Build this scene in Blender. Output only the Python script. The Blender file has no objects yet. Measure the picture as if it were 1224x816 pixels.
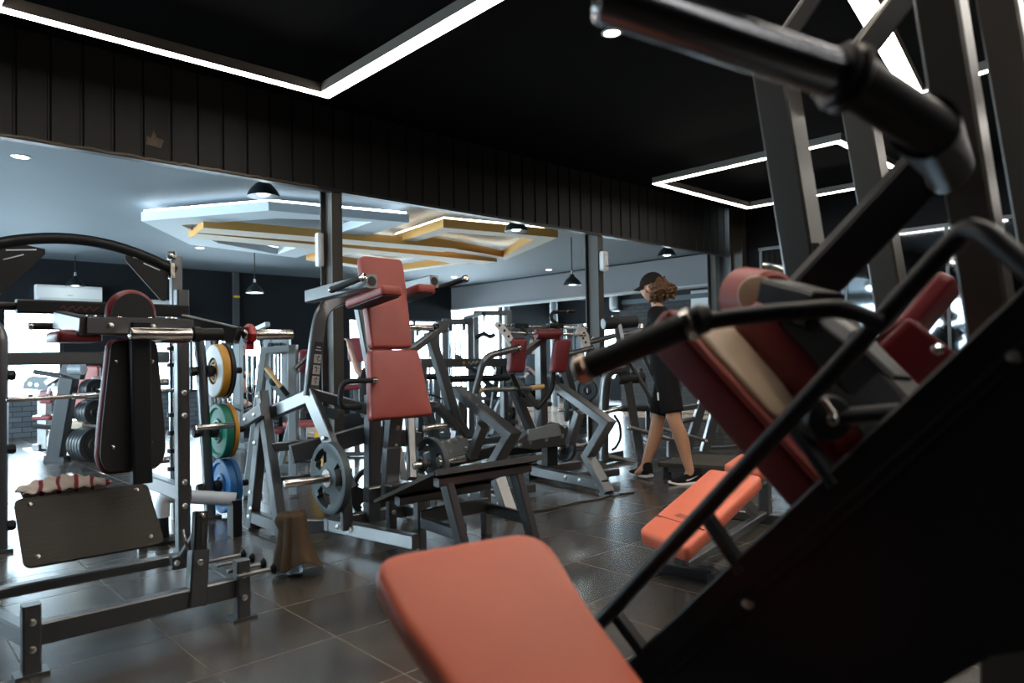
import bpy, math, random
import numpy as np
from mathutils import Vector, Matrix, noise
random.seed(4)
SC = bpy.context.scene
COL = SC.collection
PI = math.pi

# ---------------------------------------------------------------- survey of the photograph
# World axes: x runs along the ribbed partition, y runs away from the camera across it, z up, metres.
FPX = 846.2
YAW, PIT, ROL = (math.radians(a) for a in (46.8, 1.3725, -1.0104))
EYE = Vector((0, 0, 1.15))
def _axes():
    u = np.array([math.sin(YAW), 0, math.cos(YAW)]); v = np.array([-math.cos(YAW), 0, math.sin(YAW)]); z = np.array([0, -1.0, 0])
    cp, sp, cr, sr = math.cos(PIT), math.sin(PIT), math.cos(ROL), math.sin(ROL)
    M = np.array([[cr, -sr, 0], [sr, cr, 0], [0, 0, 1]]) @ np.array([[1, 0, 0], [0, cp, sp], [0, -sp, cp]])
    return np.array([M @ u, M @ v, M @ z])
AX = _axes()
CAMR, CAMD, CAMF = (Vector(AX[:, i]) for i in range(3))
def ray(px, py): return CAMR * ((px - 612) / FPX) + CAMD * ((py - 408) / FPX) + CAMF
def Dp(px, py, d): return EYE + ray(px, py) * d                      # at a distance
def Z(px, py, z=0.0):                                               # on a level plane
    r = ray(px, py); return EYE + r * ((z - EYE.z) / r.z)
def U(px, py, u):
    r = ray(px, py); return EYE + r * (u / r.x)
def Vv(px, py, v):
    r = ray(px, py); return EYE + r * (v / r.y)
def W(px, py, p, d):                                                # on an upright plane through p along d
    n = Vector((-d[1], d[0], 0)); r = ray(px, py); return EYE + r * ((Vector(p) - EYE).dot(n) / r.dot(n))
def N(px, py, p, n):
    n = Vector(n); r = ray(px, py); return EYE + r * ((Vector(p) - EYE).dot(n) / r.dot(n))
def V3(*a): return Vector(a)

# ---------------------------------------------------------------- materials
MATS = {}
def mat(name, col, rough=0.5, metal=0.0, spec=0.5, emit=None, es=0.0, trans=0.0, bump=None, var=None, coat=0.0):
    m = bpy.data.materials.new(name); m.use_nodes = True; MATS[name] = m
    nt = m.node_tree; b = nt.nodes['Principled BSDF']
    b.inputs['Base Color'].default_value = (*col, 1)
    b.inputs['Roughness'].default_value = rough; b.inputs['Metallic'].default_value = metal
    b.inputs['Specular IOR Level'].default_value = spec; b.inputs['Coat Weight'].default_value = coat
    if emit: b.inputs['Emission Color'].default_value = (*emit, 1); b.inputs['Emission Strength'].default_value = es
    if trans: b.inputs['Transmission Weight'].default_value = trans
    tc = None
    if bump or var:
        tc = nt.nodes.new('ShaderNodeTexCoord')
    if var:                                                         # (scale, amount): gentle mottling of the colour
        n = nt.nodes.new('ShaderNodeTexNoise'); n.inputs['Scale'].default_value = var[0]; n.inputs['Detail'].default_value = 4
        nt.links.new(tc.outputs['Object'], n.inputs['Vector'])
        mx = nt.nodes.new('ShaderNodeMix'); mx.data_type = 'RGBA'
        mx.inputs['A'].default_value = (*[c * (1 - var[1]) for c in col], 1); mx.inputs['B'].default_value = (*[min(1, c * (1 + var[1])) for c in col], 1)
        nt.links.new(n.outputs['Fac'], mx.inputs['Factor']); nt.links.new(mx.outputs['Result'], b.inputs['Base Color'])
    if bump:                                                        # (scale, strength, distance)
        n = nt.nodes.new('ShaderNodeTexNoise'); n.inputs['Scale'].default_value = bump[0]; n.inputs['Detail'].default_value = 3
        nt.links.new(tc.outputs['Object'], n.inputs['Vector'])
        bp = nt.nodes.new('ShaderNodeBump'); bp.inputs['Strength'].default_value = bump[1]; bp.inputs['Distance'].default_value = bump[2]
        nt.links.new(n.outputs['Fac'], bp.inputs['Height']); nt.links.new(bp.outputs['Normal'], b.inputs['Normal'])
    return m
METAL = mat('slate_powder_coat', (.018, .021, .025), .33, spec=.9, bump=(900, .06, .001), var=(3, .12))
METAL.node_tree.nodes['Principled BSDF'].inputs['IOR'].default_value = 1.9
GREYM = mat('grey_powder_coat', (.22, .245, .26), .38, spec=.6, bump=(900, .08, .001))
BLACKM = mat('black_powder_coat', (.012, .013, .015), .42, bump=(900, .08, .001), spec=0.3)
STEEL = mat('brushed_steel', (.62, .58, .54), .24, 1.0)
CHROME = mat('chrome', (.8, .82, .84), .12, 1.0)
BOLT = mat('zinc_bolt', (.7, .68, .64), .3, 1.0)
RED = mat('red_vinyl', (.33, .062, .05), .42, bump=(420, .18, .002), var=(5, .1))
MAROON = mat('dark_red_vinyl', (.17, .018, .024), .4, bump=(420, .18, .002), var=(5, .12))
LITRED = mat('lit_red_vinyl', (.68, .155, .085), .46, bump=(500, .2, .002), var=(6, .08))  # red vinyl, its colour lightened for the strong warm lamp light
BACKING = mat('black_pad_board', (.008, .008, .01), .6)
RUBBER = mat('black_rubber', (.014, .014, .015), .6, bump=(700, .25, .002))
GRIP = mat('grip_foam', (.016, .016, .017), .72, bump=(300, .3, .002))
PLATE = mat('slate_rubber_plate', (.055, .075, .082), .5, bump=(600, .2, .002))
BLKPLATE = mat('black_iron_plate', (.02, .022, .024), .4)
YELLOW = mat('yellow_rubber', (.72, .36, .05), .45)
GREEN = mat('green_rubber', (.02, .22, .15), .42)
BLUE = mat('blue_rubber', (.03, .16, .42), .42)
WHITEP = mat('white_plastic', (.75, .76, .77), .4)
CLAMP = mat('red_clamp_plastic', (.4, .02, .025), .35)
WOOD = mat('pale_wood_grip', (.62, .4, .18), .5)
SIGNY = mat('yellow_sign_plastic', (.8, .42, .03), .4)
BEIGE = mat('beige_vinyl', (.55, .42, .3), .45, bump=(420, .15, .002))
WALLD = mat('dark_wall_paint', (.014, .016, .019), .75, var=(1.2, .2), spec=0.12)
WALLN = mat('black_wall_paint', (.007, .007, .008), .8, var=(1.5, .2), spec=0.12)
RIB = mat('black_corrugated_sheet', (.0075, .0066, .006), .55, var=(2, .15), spec=0.25)
CEILN = mat('black_ceiling_paint', (.0045, .0045, .005), .85, spec=0.12)
CEILF = mat('blue_grey_ceiling_paint', (.14, .175, .205), .7, var=(.8, .12))
BAND = mat('grey_beam_paint', (.2, .2, .21), .7, var=(1.0, .1))
PALE = mat('pale_blue_gypsum', (.74, .82, .88), .7)
CREAM = mat('cream_gypsum', (.9, .78, .62), .7)
OCHRE = mat('ochre_gypsum_side', (.62, .33, .09), .7)
LED = mat('led_diffuser', (1, 1, 1), .5, emit=(1, .93, .84), es=18)
LEDC = mat('cove_led', (1, 1, 1), .5, emit=(.85, .95, 1), es=9)
LEDW = mat('warm_cove_led', (1, 1, 1), .5, emit=(1, .82, .6), es=10)
DOWN = mat('downlight_lens', (1, 1, 1), .5, emit=(1, .88, .7), es=22)
BULB = mat('pendant_bulb', (1, 1, 1), .5, emit=(.8, 1, .97), es=9)
SHADEB = mat('black_enamel', (.01, .014, .015), .3)
SKIN = mat('skin', (.56, .29, .18), .5, bump=(160, .1, .002))
SKIN2 = mat('pale_skin', (.55, .33, .25), .5)
BLKCLOTH = mat('black_cloth', (.012, .011, .012), .85, bump=(300, .3, .003), spec=0.12)
CAPC = mat('brown_black_cap_cloth', (.022, .017, .014), .85, bump=(300, .3, .003), spec=0.12)
GREYCLOTH = mat('grey_cloth', (.06, .07, .08), .85)
HAIR = mat('curly_brown_hair', (.12, .052, .018), .5, var=(60, .8))
DKHAIR = mat('dark_hair', (.012, .009, .008), .5)
SOLE = mat('white_foam_sole', (.78, .76, .74), .5)
WHITEM = mat('white_print', (.8, .8, .78), .5)
TOWEL = mat('brown_terry_towel', (.085, .05, .025), .95, bump=(500, .9, .004), var=(14, .35))
CLEAR = mat('clear_bottle_plastic', (.9, .95, 1), .06, trans=.95)
WHITEBLUE = mat('white_tube_paint', (.62, .66, .7), .25)
SHROUD = mat('grey_shroud_plastic', (.06, .075, .085), .35)
TREAD = None

def tread_mat():
    m = mat('rubber_tread', (.032, .027, .021), .55, spec=.3)
    nt = m.node_tree; b = nt.nodes['Principled BSDF']; tc = nt.nodes.new('ShaderNodeTexCoord')
    mp = nt.nodes.new('ShaderNodeMapping'); mp.inputs['Rotation'].default_value = (0, 0, .785); mp.inputs['Scale'].default_value = (55, 120, 55)
    vo = nt.nodes.new('ShaderNodeTexVoronoi'); vo.inputs['Randomness'].default_value = .1; vo.inputs['Scale'].default_value = 1
    bp = nt.nodes.new('ShaderNodeBump'); bp.inputs['Strength'].default_value = .7; bp.inputs['Distance'].default_value = .003; bp.invert = True
    nt.links.new(tc.outputs['Object'], mp.inputs['Vector']); nt.links.new(mp.outputs['Vector'], vo.inputs['Vector'])
    nt.links.new(vo.outputs['Distance'], bp.inputs['Height']); nt.links.new(bp.outputs['Normal'], b.inputs['Normal'])
    return m
TREAD = tread_mat()

def math_node(nt, op, a, b=None):
    n = nt.nodes.new('ShaderNodeMath'); n.operation = op
    for i, x in enumerate((a, b)):
        if x is None: continue
        if isinstance(x, (int, float)): n.inputs[i].default_value = x
        else: nt.links.new(x, n.inputs[i])
    return n.outputs[0]

def floor_mat():
    m = mat('dark_rubber_tiles', (.02, .02, .02), .2, spec=.85)
    nt = m.node_tree; b = nt.nodes['Principled BSDF']; b.inputs['IOR'].default_value = 1.75
    g = nt.nodes.new('ShaderNodeNewGeometry'); s = nt.nodes.new('ShaderNodeSeparateXYZ'); nt.links.new(g.outputs['Position'], s.inputs[0])
    def edge(sock, off):
        x = math_node(nt, 'DIVIDE', math_node(nt, 'SUBTRACT', sock, off), .5)
        f = math_node(nt, 'FRACT', x)
        return math_node(nt, 'ABSOLUTE', math_node(nt, 'SUBTRACT', f, .5)), math_node(nt, 'FLOOR', x)
    ex, ix = edge(s.outputs['X'], -.005); ey, iy = edge(s.outputs['Y'], .2)
    gap = math_node(nt, 'GREATER_THAN', math_node(nt, 'MAXIMUM', ex, ey), .4925)
    cmb = nt.nodes.new('ShaderNodeCombineXYZ'); nt.links.new(ix, cmb.inputs[0]); nt.links.new(iy, cmb.inputs[1])
    wn = nt.nodes.new('ShaderNodeTexWhiteNoise'); nt.links.new(cmb.outputs[0], wn.inputs['Vector'])
    n1 = nt.nodes.new('ShaderNodeTexNoise'); n1.inputs['Scale'].default_value = 2.3; n1.inputs['Detail'].default_value = 3; n1.inputs['Roughness'].default_value = .5
    nt.links.new(g.outputs['Position'], n1.inputs['Vector'])
    r1 = nt.nodes.new('ShaderNodeValToRGB'); r1.color_ramp.elements[0].position = .3; r1.color_ramp.elements[1].position = .75
    r1.color_ramp.elements[0].color = (.03, .026, .0225, 1); r1.color_ramp.elements[1].color = (.085, .071, .057, 1)
    nt.links.new(n1.outputs['Fac'], r1.inputs['Fac'])
    br = nt.nodes.new('ShaderNodeMix'); br.data_type = 'RGBA'; br.blend_type = 'MULTIPLY'; br.inputs['Factor'].default_value = 1
    tv = math_node(nt, 'ADD', math_node(nt, 'MULTIPLY', wn.outputs['Value'], .5), .75)
    nt.links.new(r1.outputs['Color'], br.inputs['A']); nt.links.new(tv, br.inputs['B'])
    mx = nt.nodes.new('ShaderNodeMix'); mx.data_type = 'RGBA'; mx.inputs['B'].default_value = (.085, .056, .033, 1)
    nt.links.new(br.outputs['Result'], mx.inputs['A']); nt.links.new(gap, mx.inputs['Factor']); nt.links.new(mx.outputs['Result'], b.inputs['Base Color'])
    n2 = nt.nodes.new('ShaderNodeTexNoise'); n2.inputs['Scale'].default_value = 5; n2.inputs['Detail'].default_value = 5; nt.links.new(g.outputs['Position'], n2.inputs['Vector'])
    ro = math_node(nt, 'ADD', math_node(nt, 'MULTIPLY', n2.outputs['Fac'], .06), math_node(nt, 'MULTIPLY', gap, .4))
    ro = math_node(nt, 'ADD', ro, .2); nt.links.new(ro, b.inputs['Roughness'])
    n3 = nt.nodes.new('ShaderNodeTexNoise'); n3.inputs['Scale'].default_value = 260; n3.inputs['Detail'].default_value = 2; nt.links.new(g.outputs['Position'], n3.inputs['Vector'])
    h = math_node(nt, 'SUBTRACT', math_node(nt, 'MULTIPLY', n3.outputs['Fac'], .12), gap)
    bp = nt.nodes.new('ShaderNodeBump'); bp.inputs['Strength'].default_value = .12; bp.inputs['Distance'].default_value = .001
    nt.links.new(h, bp.inputs['Height']); nt.links.new(bp.outputs['Normal'], b.inputs['Normal'])
    return m
FLOORM = floor_mat()

def brick_mat(name, c1, c2, mortar, axis):
    m = mat(name, c1, .8)
    nt = m.node_tree; b = nt.nodes['Principled BSDF']
    g = nt.nodes.new('ShaderNodeNewGeometry'); s = nt.nodes.new('ShaderNodeSeparateXYZ'); nt.links.new(g.outputs['Position'], s.inputs[0])
    c = nt.nodes.new('ShaderNodeCombineXYZ'); nt.links.new(s.outputs[axis], c.inputs[0]); nt.links.new(s.outputs['Z'], c.inputs[1])
    br = nt.nodes.new('ShaderNodeTexBrick'); br.inputs['Scale'].default_value = 1; br.inputs['Brick Width'].default_value = .26; br.inputs['Row Height'].default_value = .085; br.inputs['Mortar Size'].default_value = .006
    br.inputs['Color1'].default_value = (*c1, 1); br.inputs['Color2'].default_value = (*c2, 1); br.inputs['Mortar'].default_value = (*mortar, 1)
    nt.links.new(c.outputs[0], br.inputs['Vector']); nt.links.new(br.outputs['Color'], b.inputs['Base Color'])
    bp = nt.nodes.new('ShaderNodeBump'); bp.inputs['Strength'].default_value = .6; bp.inputs['Distance'].default_value = .01; bp.invert = True
    nt.links.new(br.outputs['Fac'], bp.inputs['Height']); nt.links.new(bp.outputs['Normal'], b.inputs['Normal'])
    return m
BRICK = brick_mat('grey_brick', (.1, .115, .13), (.15, .17, .19), (.035, .04, .045), 'X')
BRICKD = brick_mat('dark_brick', (.03, .033, .036), (.045, .048, .052), (.012, .013, .014), 'Y')

# ---------------------------------------------------------------- scene graph helpers
def thing(name, label, cat, loc=(0, 0, 0), group=None):
    o = bpy.data.objects.new(name, None); COL.objects.link(o); o.location = loc; o.empty_display_size = .1
    o['label'] = label; o['category'] = cat
    if group: o['group'] = group
    return o
def tag(o, label, cat, group=None, kind=None):
    o['label'] = label; o['category'] = cat
    if group: o['group'] = group
    if kind: o['kind'] = kind
    return o
def wloc(o):
    p = Vector((0, 0, 0))
    while o is not None: p += Vector(o.location); o = o.parent
    return p
def link(o, parent):
    COL.objects.link(o)
    if parent is not None: o.parent = parent
    return o
def mk(name, verts, faces, m, parent=None, angle=.6, smooth=True, origin=None):
    """a mesh given in world coordinates, parented (parents are never rotated) and stored about its parent's origin"""
    base = wloc(parent) if parent is not None else Vector((0, 0, 0))
    org = Vector(origin) if origin is not None else (base if parent is not None else Vector((0, 0, 0)))
    me = bpy.data.meshes.new(name)
    me.from_pydata([tuple(Vector(v) - org) for v in verts], [], faces)
    for mm in (m if isinstance(m, (list, tuple)) else [m]): me.materials.append(mm)
    me.validate(); me.update()
    import bmesh
    bm = bmesh.new(); bm.from_mesh(me); bmesh.ops.recalc_face_normals(bm, faces=bm.faces); bm.to_mesh(me); bm.free()
    if smooth:
        me.polygons.foreach_set('use_smooth', [True] * len(me.polygons)); me.set_sharp_from_angle(angle=angle)
    o = bpy.data.objects.new(name, me); link(o, parent); o.location = org - base
    return o
def struct(name, verts, faces, m, **k):
    o = mk(name, verts, faces, m, None, smooth=False, **k); o['kind'] = 'structure'; return o
def boxgeo(lo, hi):
    x0, y0, z0 = lo; x1, y1, z1 = hi
    v = [(x0, y0, z0), (x1, y0, z0), (x1, y1, z0), (x0, y1, z0), (x0, y0, z1), (x1, y0, z1), (x1, y1, z1), (x0, y1, z1)]
    f = [(0, 3, 2, 1), (4, 5, 6, 7), (0, 1, 5, 4), (1, 2, 6, 5), (2, 3, 7, 6), (3, 0, 4, 7)]
    return v, f
def sbox(name, lo, hi, m, parent=None):
    v, f = boxgeo(lo, hi); o = mk(name, v, f, m, parent, smooth=False)
    if parent is None: o['kind'] = 'structure'
    return o
def perp(d, up):
    d = d.normalized(); s = d.cross(Vector(up))
    if s.length < 1e-4: s = d.cross(Vector((1, 0, 0)))
    s.normalize(); return s, s.cross(d).normalized()
def fillet(pts, r, n=6):
    pts = [Vector(p) for p in pts]
    if r <= 0: return pts
    out = [pts[0]]
    for i in range(1, len(pts) - 1):
        a, b, c = pts[i - 1], pts[i], pts[i + 1]
        l = min(r, (a - b).length * .48, (c - b).length * .48)
        p, q = b + (a - b).normalized() * l, b + (c - b).normalized() * l
        for k in range(n + 1):
            t = k / n; out.append(p * (1 - t) ** 2 + b * 2 * t * (1 - t) + q * t * t)
    return out + [pts[-1]]
def sweep(name, parent, m, pts, prof, up=(0, 0, 1), bevel=0.0, angle=.6, cap=True):
    """prof: 2-D outline (side, up) carried along pts with mitred joints"""
    pts = [Vector(p) for p in pts]
    d = (pts[1] - pts[0]).normalized(); s, t = perp(d, up)
    ring = [pts[0] + s * a + t * b for a, b in prof]
    rings = []
    if bevel: 
        c = pts[0]; rings.append([c + (p - c) * (1 - bevel) for p in ring]); e = d * min((Vector(prof[0]).length) * bevel, (pts[1] - pts[0]).length * .3)
        ring = [p + e for p in ring]; pts[0] = pts[0] + e
    rings.append(ring)
    for i in range(1, len(pts)):
        dd = (pts[i] - pts[i - 1]).normalized()
        n = dd if i == len(pts) - 1 else (dd + (pts[i + 1] - pts[i]).normalized())
        off = 0
        q = pts[i]
        if bevel and i == len(pts) - 1: q = pts[i] - dd * min(Vector(prof[0]).length * bevel, (pts[i] - pts[i - 1]).length * .3)
        ring = [p + dd * ((q - p).dot(n) / dd.dot(n)) for p in ring]; rings.append(ring)
        if bevel and i == len(pts) - 1: rings.append([pts[i] + (p - q) * (1 - bevel) for p in ring])
    k = len(prof); v = [p for r in rings for p in r]; f = []
    for i in range(len(rings) - 1):
        for j in range(k):
            a, b = i * k + j, i * k + (j + 1) % k
            f.append((a, b, b + k, a + k))
    if cap: f += [tuple(range(k - 1, -1, -1)), tuple(range((len(rings) - 1) * k, len(rings) * k))]
    return mk(name, v, f, m, parent, angle)
def rect(w, h, c=.007):
    a, b = w / 2, h / 2; c = min(c, a * .45, b * .45)
    return [(-a + c, -b), (a - c, -b), (a, -b + c), (a, b - c), (a - c, b), (-a + c, b), (-a, b - c), (-a, -b + c)]
def circ(r, n=14): return [(r * math.cos(2 * PI * i / n), r * math.sin(2 * PI * i / n)) for i in range(n)]
def beam(name, parent, m, a, b, w, h, up=(0, 0, 1), c=.007): return sweep(name, parent, m, [a, b], rect(w, h, c), up, angle=.3)
def bent(name, parent, m, pts, w, h, up=(0, 0, 1), r=0, c=.007): return sweep(name, parent, m, fillet(pts, r), rect(w, h, c), up, angle=.3)
def tube(name, parent, m, pts, r, fr=0, n=14, bevel=0.0): return sweep(name, parent, m, fillet(pts, fr), circ(r, n), (0.02, 0.03, 1), bevel, angle=.7)
def lathe(name, parent, m, a, axis, prof, n=24, angle=.5, cap=True):
    """prof: list of (height along axis, radius)"""
    a = Vector(a); ax = Vector(axis).normalized(); s, t = perp(ax, (0, 0, 1) if abs(ax.z) < .9 else (1, 0, 0))
    v, f = [], []
    for h, r in prof:
        for i in range(n):
            q = 2 * PI * i / n; v.append(a + ax * h + (s * math.cos(q) + t * math.sin(q)) * r)
    for k in range(len(prof) - 1):
        for i in range(n):
            x, y = k * n + i, k * n + (i + 1) % n; f.append((x, y, y + n, x + n))
    if prof[0] == prof[-1]: cap = False
    if cap and prof[0][1] > 1e-5: f.append(tuple(range(n - 1, -1, -1)))
    if cap and prof[-1][1] > 1e-5: f.append(tuple(range((len(prof) - 1) * n, len(prof) * n)))
    return mk(name, v, f, m, parent, angle)
def bolt(parent, p, n, r=.011, m=None): return lathe('bolt', parent, m or BOLT, p, n, [(-.004, r * 1.25), (.003, r * 1.25), (.004, r), (.009, r * .8), (.011, r * .3)], 10)
def bar(name, parent, m, a, b, r, n=18, dome=.3):
    a, b = Vector(a), Vector(b); L = (b - a).length; e = r * dome
    return lathe(name, parent, m, a, b - a, [(0, r * .72), (e * .35, r * .92), (e, r), (L - e, r), (L - e * .35, r * .92), (L, r * .72)], n, .9)
def rpoly(pts, rad, n=6):
    out = []; k = len(pts)
    for i in range(k):
        a, b, c = Vector(pts[i - 1]), Vector(pts[i]), Vector(pts[(i + 1) % k])
        r = rad[i] if isinstance(rad, (list, tuple)) else rad
        l = min(r, (a - b).length * .48, (c - b).length * .48); p, q = b + (a - b).normalized() * l, b + (c - b).normalized() * l
        for j in range(n + 1):
            t = j / n; out.append(p * (1 - t) ** 2 + b * 2 * t * (1 - t) + q * t * t)
    return out
def inset(poly, d):
    k = len(poly); out = []
    area = sum(poly[i].x * poly[(i + 1) % k].y - poly[(i + 1) % k].x * poly[i].y for i in range(k))
    sg = 1 if area > 0 else -1
    for i in range(k):
        t = (poly[(i + 1) % k] - poly[i - 1]); t = t.normalized() if t.length > 1e-9 else Vector((1, 0))
        out.append(poly[i] + Vector((-t.y, t.x)) * d * sg)
    return out
def pad(name, parent, m, org, ex, ey, en, poly, t, r=.018, rb=.006, dome=.008, angle=.9):
    """a cushion: 2-D outline poly in axes ex,ey about org, thickness t along en, rounded rim, slightly domed face"""
    org, ex, ey, en = Vector(org), Vector(ex).normalized(), Vector(ey).normalized(), Vector(en).normalized()
    poly = [Vector(p) for p in poly]; cx = sum((p for p in poly), Vector((0, 0))) / len(poly)
    rings = [([p for p in inset(poly, rb)], 0), (poly, rb)]
    for i in range(6):
        a = i / 5 * PI / 2; rings.append((inset(poly, r * (1 - math.cos(a))), t - r + r * math.sin(a)))
    last = rings[-1][0]
    for s in (.8, .5, .2): rings.append(([cx + (p - cx) * s for p in last], t + dome * (1 - s * s)))
    k = len(poly); v = [org + ex * p.x + ey * p.y + en * z for rg, z in rings for p in rg]; f = []
    for i in range(len(rings) - 1):
        for j in range(k):
            a, b = i * k + j, i * k + (j + 1) % k; f.append((a, b, b + k, a + k))
    f += [tuple(range(k - 1, -1, -1)), tuple(range((len(rings) - 1) * k, len(rings) * k))]
    return mk(name, v, f, m, parent, angle)
def slab(name, parent, m, org, ex, ey, en, poly, t, angle=.5, z0=0.0):
    org, ex, ey, en = Vector(org), Vector(ex).normalized(), Vector(ey).normalized(), Vector(en).normalized(); k = len(poly)
    v = [org + ex * p[0] + ey * p[1] + en * z for z in (z0, z0 + t) for p in poly]
    f = [tuple(range(k - 1, -1, -1)), tuple(range(k, 2 * k))] + [(j, (j + 1) % k, (j + 1) % k + k, j + k) for j in range(k)]
    return mk(name, v, f, m, parent, angle)
def slabpts(name, parent, m, pts, off, angle=.5):
    """prism from a polygon of world points pushed along off"""
    k = len(pts); off = Vector(off); v = [Vector(p) for p in pts] + [Vector(p) + off for p in pts]
    f = [tuple(range(k - 1, -1, -1)), tuple(range(k, 2 * k))] + [(j, (j + 1) % k, (j + 1) % k + k, j + k) for j in range(k)]
    return mk(name, v, f, m, parent, angle)
def disc_plate(name, parent, m, c, ax, R, t, solid=True, hub=None):
    """weight plate centred on c; solid: stepped bumper disc; else rubber disc with three grip holes"""
    c = Vector(c); ax = Vector(ax).normalized()
    if solid:
        h = t / 2
        pr = [(-h * .55, .026), (-h * .55, R * .28), (-h, R * .34), (-h * .9, R * .42), (-h * .55, R * .46), (-h * .55, R * .8), (-h, R * .86), (-h, R * .97), (-h * .8, R),
              (h * .8, R), (h, R * .97), (h, R * .86), (h * .55, R * .8), (h * .55, R * .46), (h * .9, R * .42), (h, R * .34), (h * .55, R * .28), (h * .55, .026), (-h * .55, .026)]
        return lathe(name, parent, m, c, ax, pr, 40)
    s, tt = perp(ax, (0, 0, 1)); n = 72; rr = [.026, R * .2, R * .34, R * .44, R * .6, R * .74, R * .84, R * .96, R]
    th = [.5, .5, .42, .34, .34, .34, .46, .5, .42]
    v = []
    for sd in (-1, 1):
        for r, z in zip(rr, th):
            for i in range(n):
                q = 2 * PI * i / n; v.append(c + ax * sd * z * t + (s * math.cos(q) + tt * math.sin(q)) * r)
    K = len(rr)
    def hole(k, i): return k in (3, 4) and ((i + 5) % 24) < 13 or (k == 5 and 2 <= ((i + 5) % 24) < 11)
    idx = lambda sd, k, i: (sd * K + k) * n + i % n
    f = []
    for k in range(K - 1):
        for i in range(n):
            if hole(k, i): continue
            f.append((idx(0, k, i), idx(0, k, i + 1), idx(0, k + 1, i + 1), idx(0, k + 1, i))); f.append((idx(1, k, i), idx(1, k, i + 1), idx(1, k + 1, i + 1), idx(1, k + 1, i)))
            for (dk, di, a, b) in ((1, 0, (k + 1, i), (k + 1, i + 1)), (-1, 0, (k, i), (k, i + 1)), (0, 1, (k, i + 1), (k + 1, i + 1)), (0, -1, (k, i), (k + 1, i))):
                kk = k + dk
                if (0 <= kk < K - 1 and hole(kk, (i + di) % n)) or kk < 0 or kk >= K - 1:
                    f.append((idx(0, *a), idx(0, *b), idx(1, *b), idx(1, *a)))
    return mk(name, v, f, m, parent, .5)
def text(name, parent, s, size, m, org, ex, ey, depth=.0008):
    cu = bpy.data.curves.new(name, 'FONT'); cu.body = s; cu.size = size; cu.extrude = depth; cu.align_x = 'CENTER'; cu.align_y = 'CENTER'; cu.materials.append(m)
    o = bpy.data.objects.new(name, cu); link(o, parent)
    ex, ey = Vector(ex).normalized(), Vector(ey).normalized(); en = ex.cross(ey)
    M = Matrix((ex, ey, en)).transposed().to_4x4(); M.translation = Vector(org) - (wloc(parent) if parent else Vector((0, 0, 0))); o.matrix_local = M
    return o
X, Y, ZZ = V3(1, 0, 0), V3(0, 1, 0), V3(0, 0, 1)
# ---------------------------------------------------------------- room shell
NX0, NX1, NY0, NY1, NZ = -3.0, 9.75, -3.6, 5.49, 3.35              # near room, black ceiling
FX0, FX1, FY1, FZ = -3.2, 11.0, 13.9, 2.95                          # bright room behind the partition
sbox('floor', (-4.5, -4.5, -.1), (17.6, 15.0, 0), FLOORM)
sbox('ceiling', (NX0 - .1, NY0 - .1, NZ), (NX1 + .1, NY1 + .05, NZ + .1), CEILN)
sbox('ceiling_hall', (FX0 - .1, NY1 + .05, FZ), (FX1, FY1 + .1, FZ + .1), CEILF)
sbox('ceiling_annex', (FX1, 4.2, 2.93), (16.8, 14.6, 3.03), WALLD)
sbox('wall_left', (NX0 - .1, NY0 - .1, 0), (NX0, NY1 + .1, NZ), WALLN)
sbox('wall_rear', (NX0, NY0 - .1, 0), (NX1, NY0, NZ), WALLN)
sbox('wall_right', (NX1, NY0, 0), (NX1 + .12, NY1 - .06, NZ), WALLN)
# ribbed sheet partition above the opening
v, f = [], []
xs = []
x = NX0
while x < NX1:
    xs += [(x, 0), (x + .15, 0), (x + .158, .014), (x + .182, .014)]; x += .19
xs = [(min(a, NX1), b) for a, b in xs]
for a, b in xs:
    for zz in (2.645, NZ): v.append((a, NY1 + b, zz))
k = len(xs)
for i in range(k - 1): f.append((2 * i, 2 * i + 2, 2 * i + 3, 2 * i + 1))
hw = struct('wall_partition', v, f, RIB)
sm = hw.modifiers.new('thick', 'SOLIDIFY'); sm.thickness = .012; sm.offset = 1
sbox('trim_1', (NX0, NY1 - .012, 2.62), (NX1, NY1 + .06, 2.647), BLACKM)
# torn sheet edge, ragged strip under the ribs and a patch where the paint has come off
rag = []
for i in range(60):
    rag.append(Vector((.55 + i * .04, NY1 - .016, 2.632 + random.uniform(-.010, .008) * (1 if i % 3 else 0))))
vv = []
for p in rag: vv += [p, p + V3(0, 0, .012)]
ro = mk('trim_2', vv, [(2 * i, 2 * i + 2, 2 * i + 3, 2 * i + 1) for i in range(59)], mat('bare_metal_edge', (.08, .065, .045), .4, .6), None, smooth=False); ro['kind'] = 'structure'
pp = [V3(1.565 + a, NY1 - .006, 2.74 + b) for a, b in ((0, 0), (.1, -.01), (.12, .05), (.07, .06), (.05, .11), (.03, .05), (.005, .06))]
pt = slabpts('paint_chip', None, mat('torn_board', (.09, .065, .045), .8, var=(30, .6)), pp, (0, -.005, 0)); tag(pt, 'torn brown patch in the black ribbed sheet above the left opening', 'damage patch')
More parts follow.
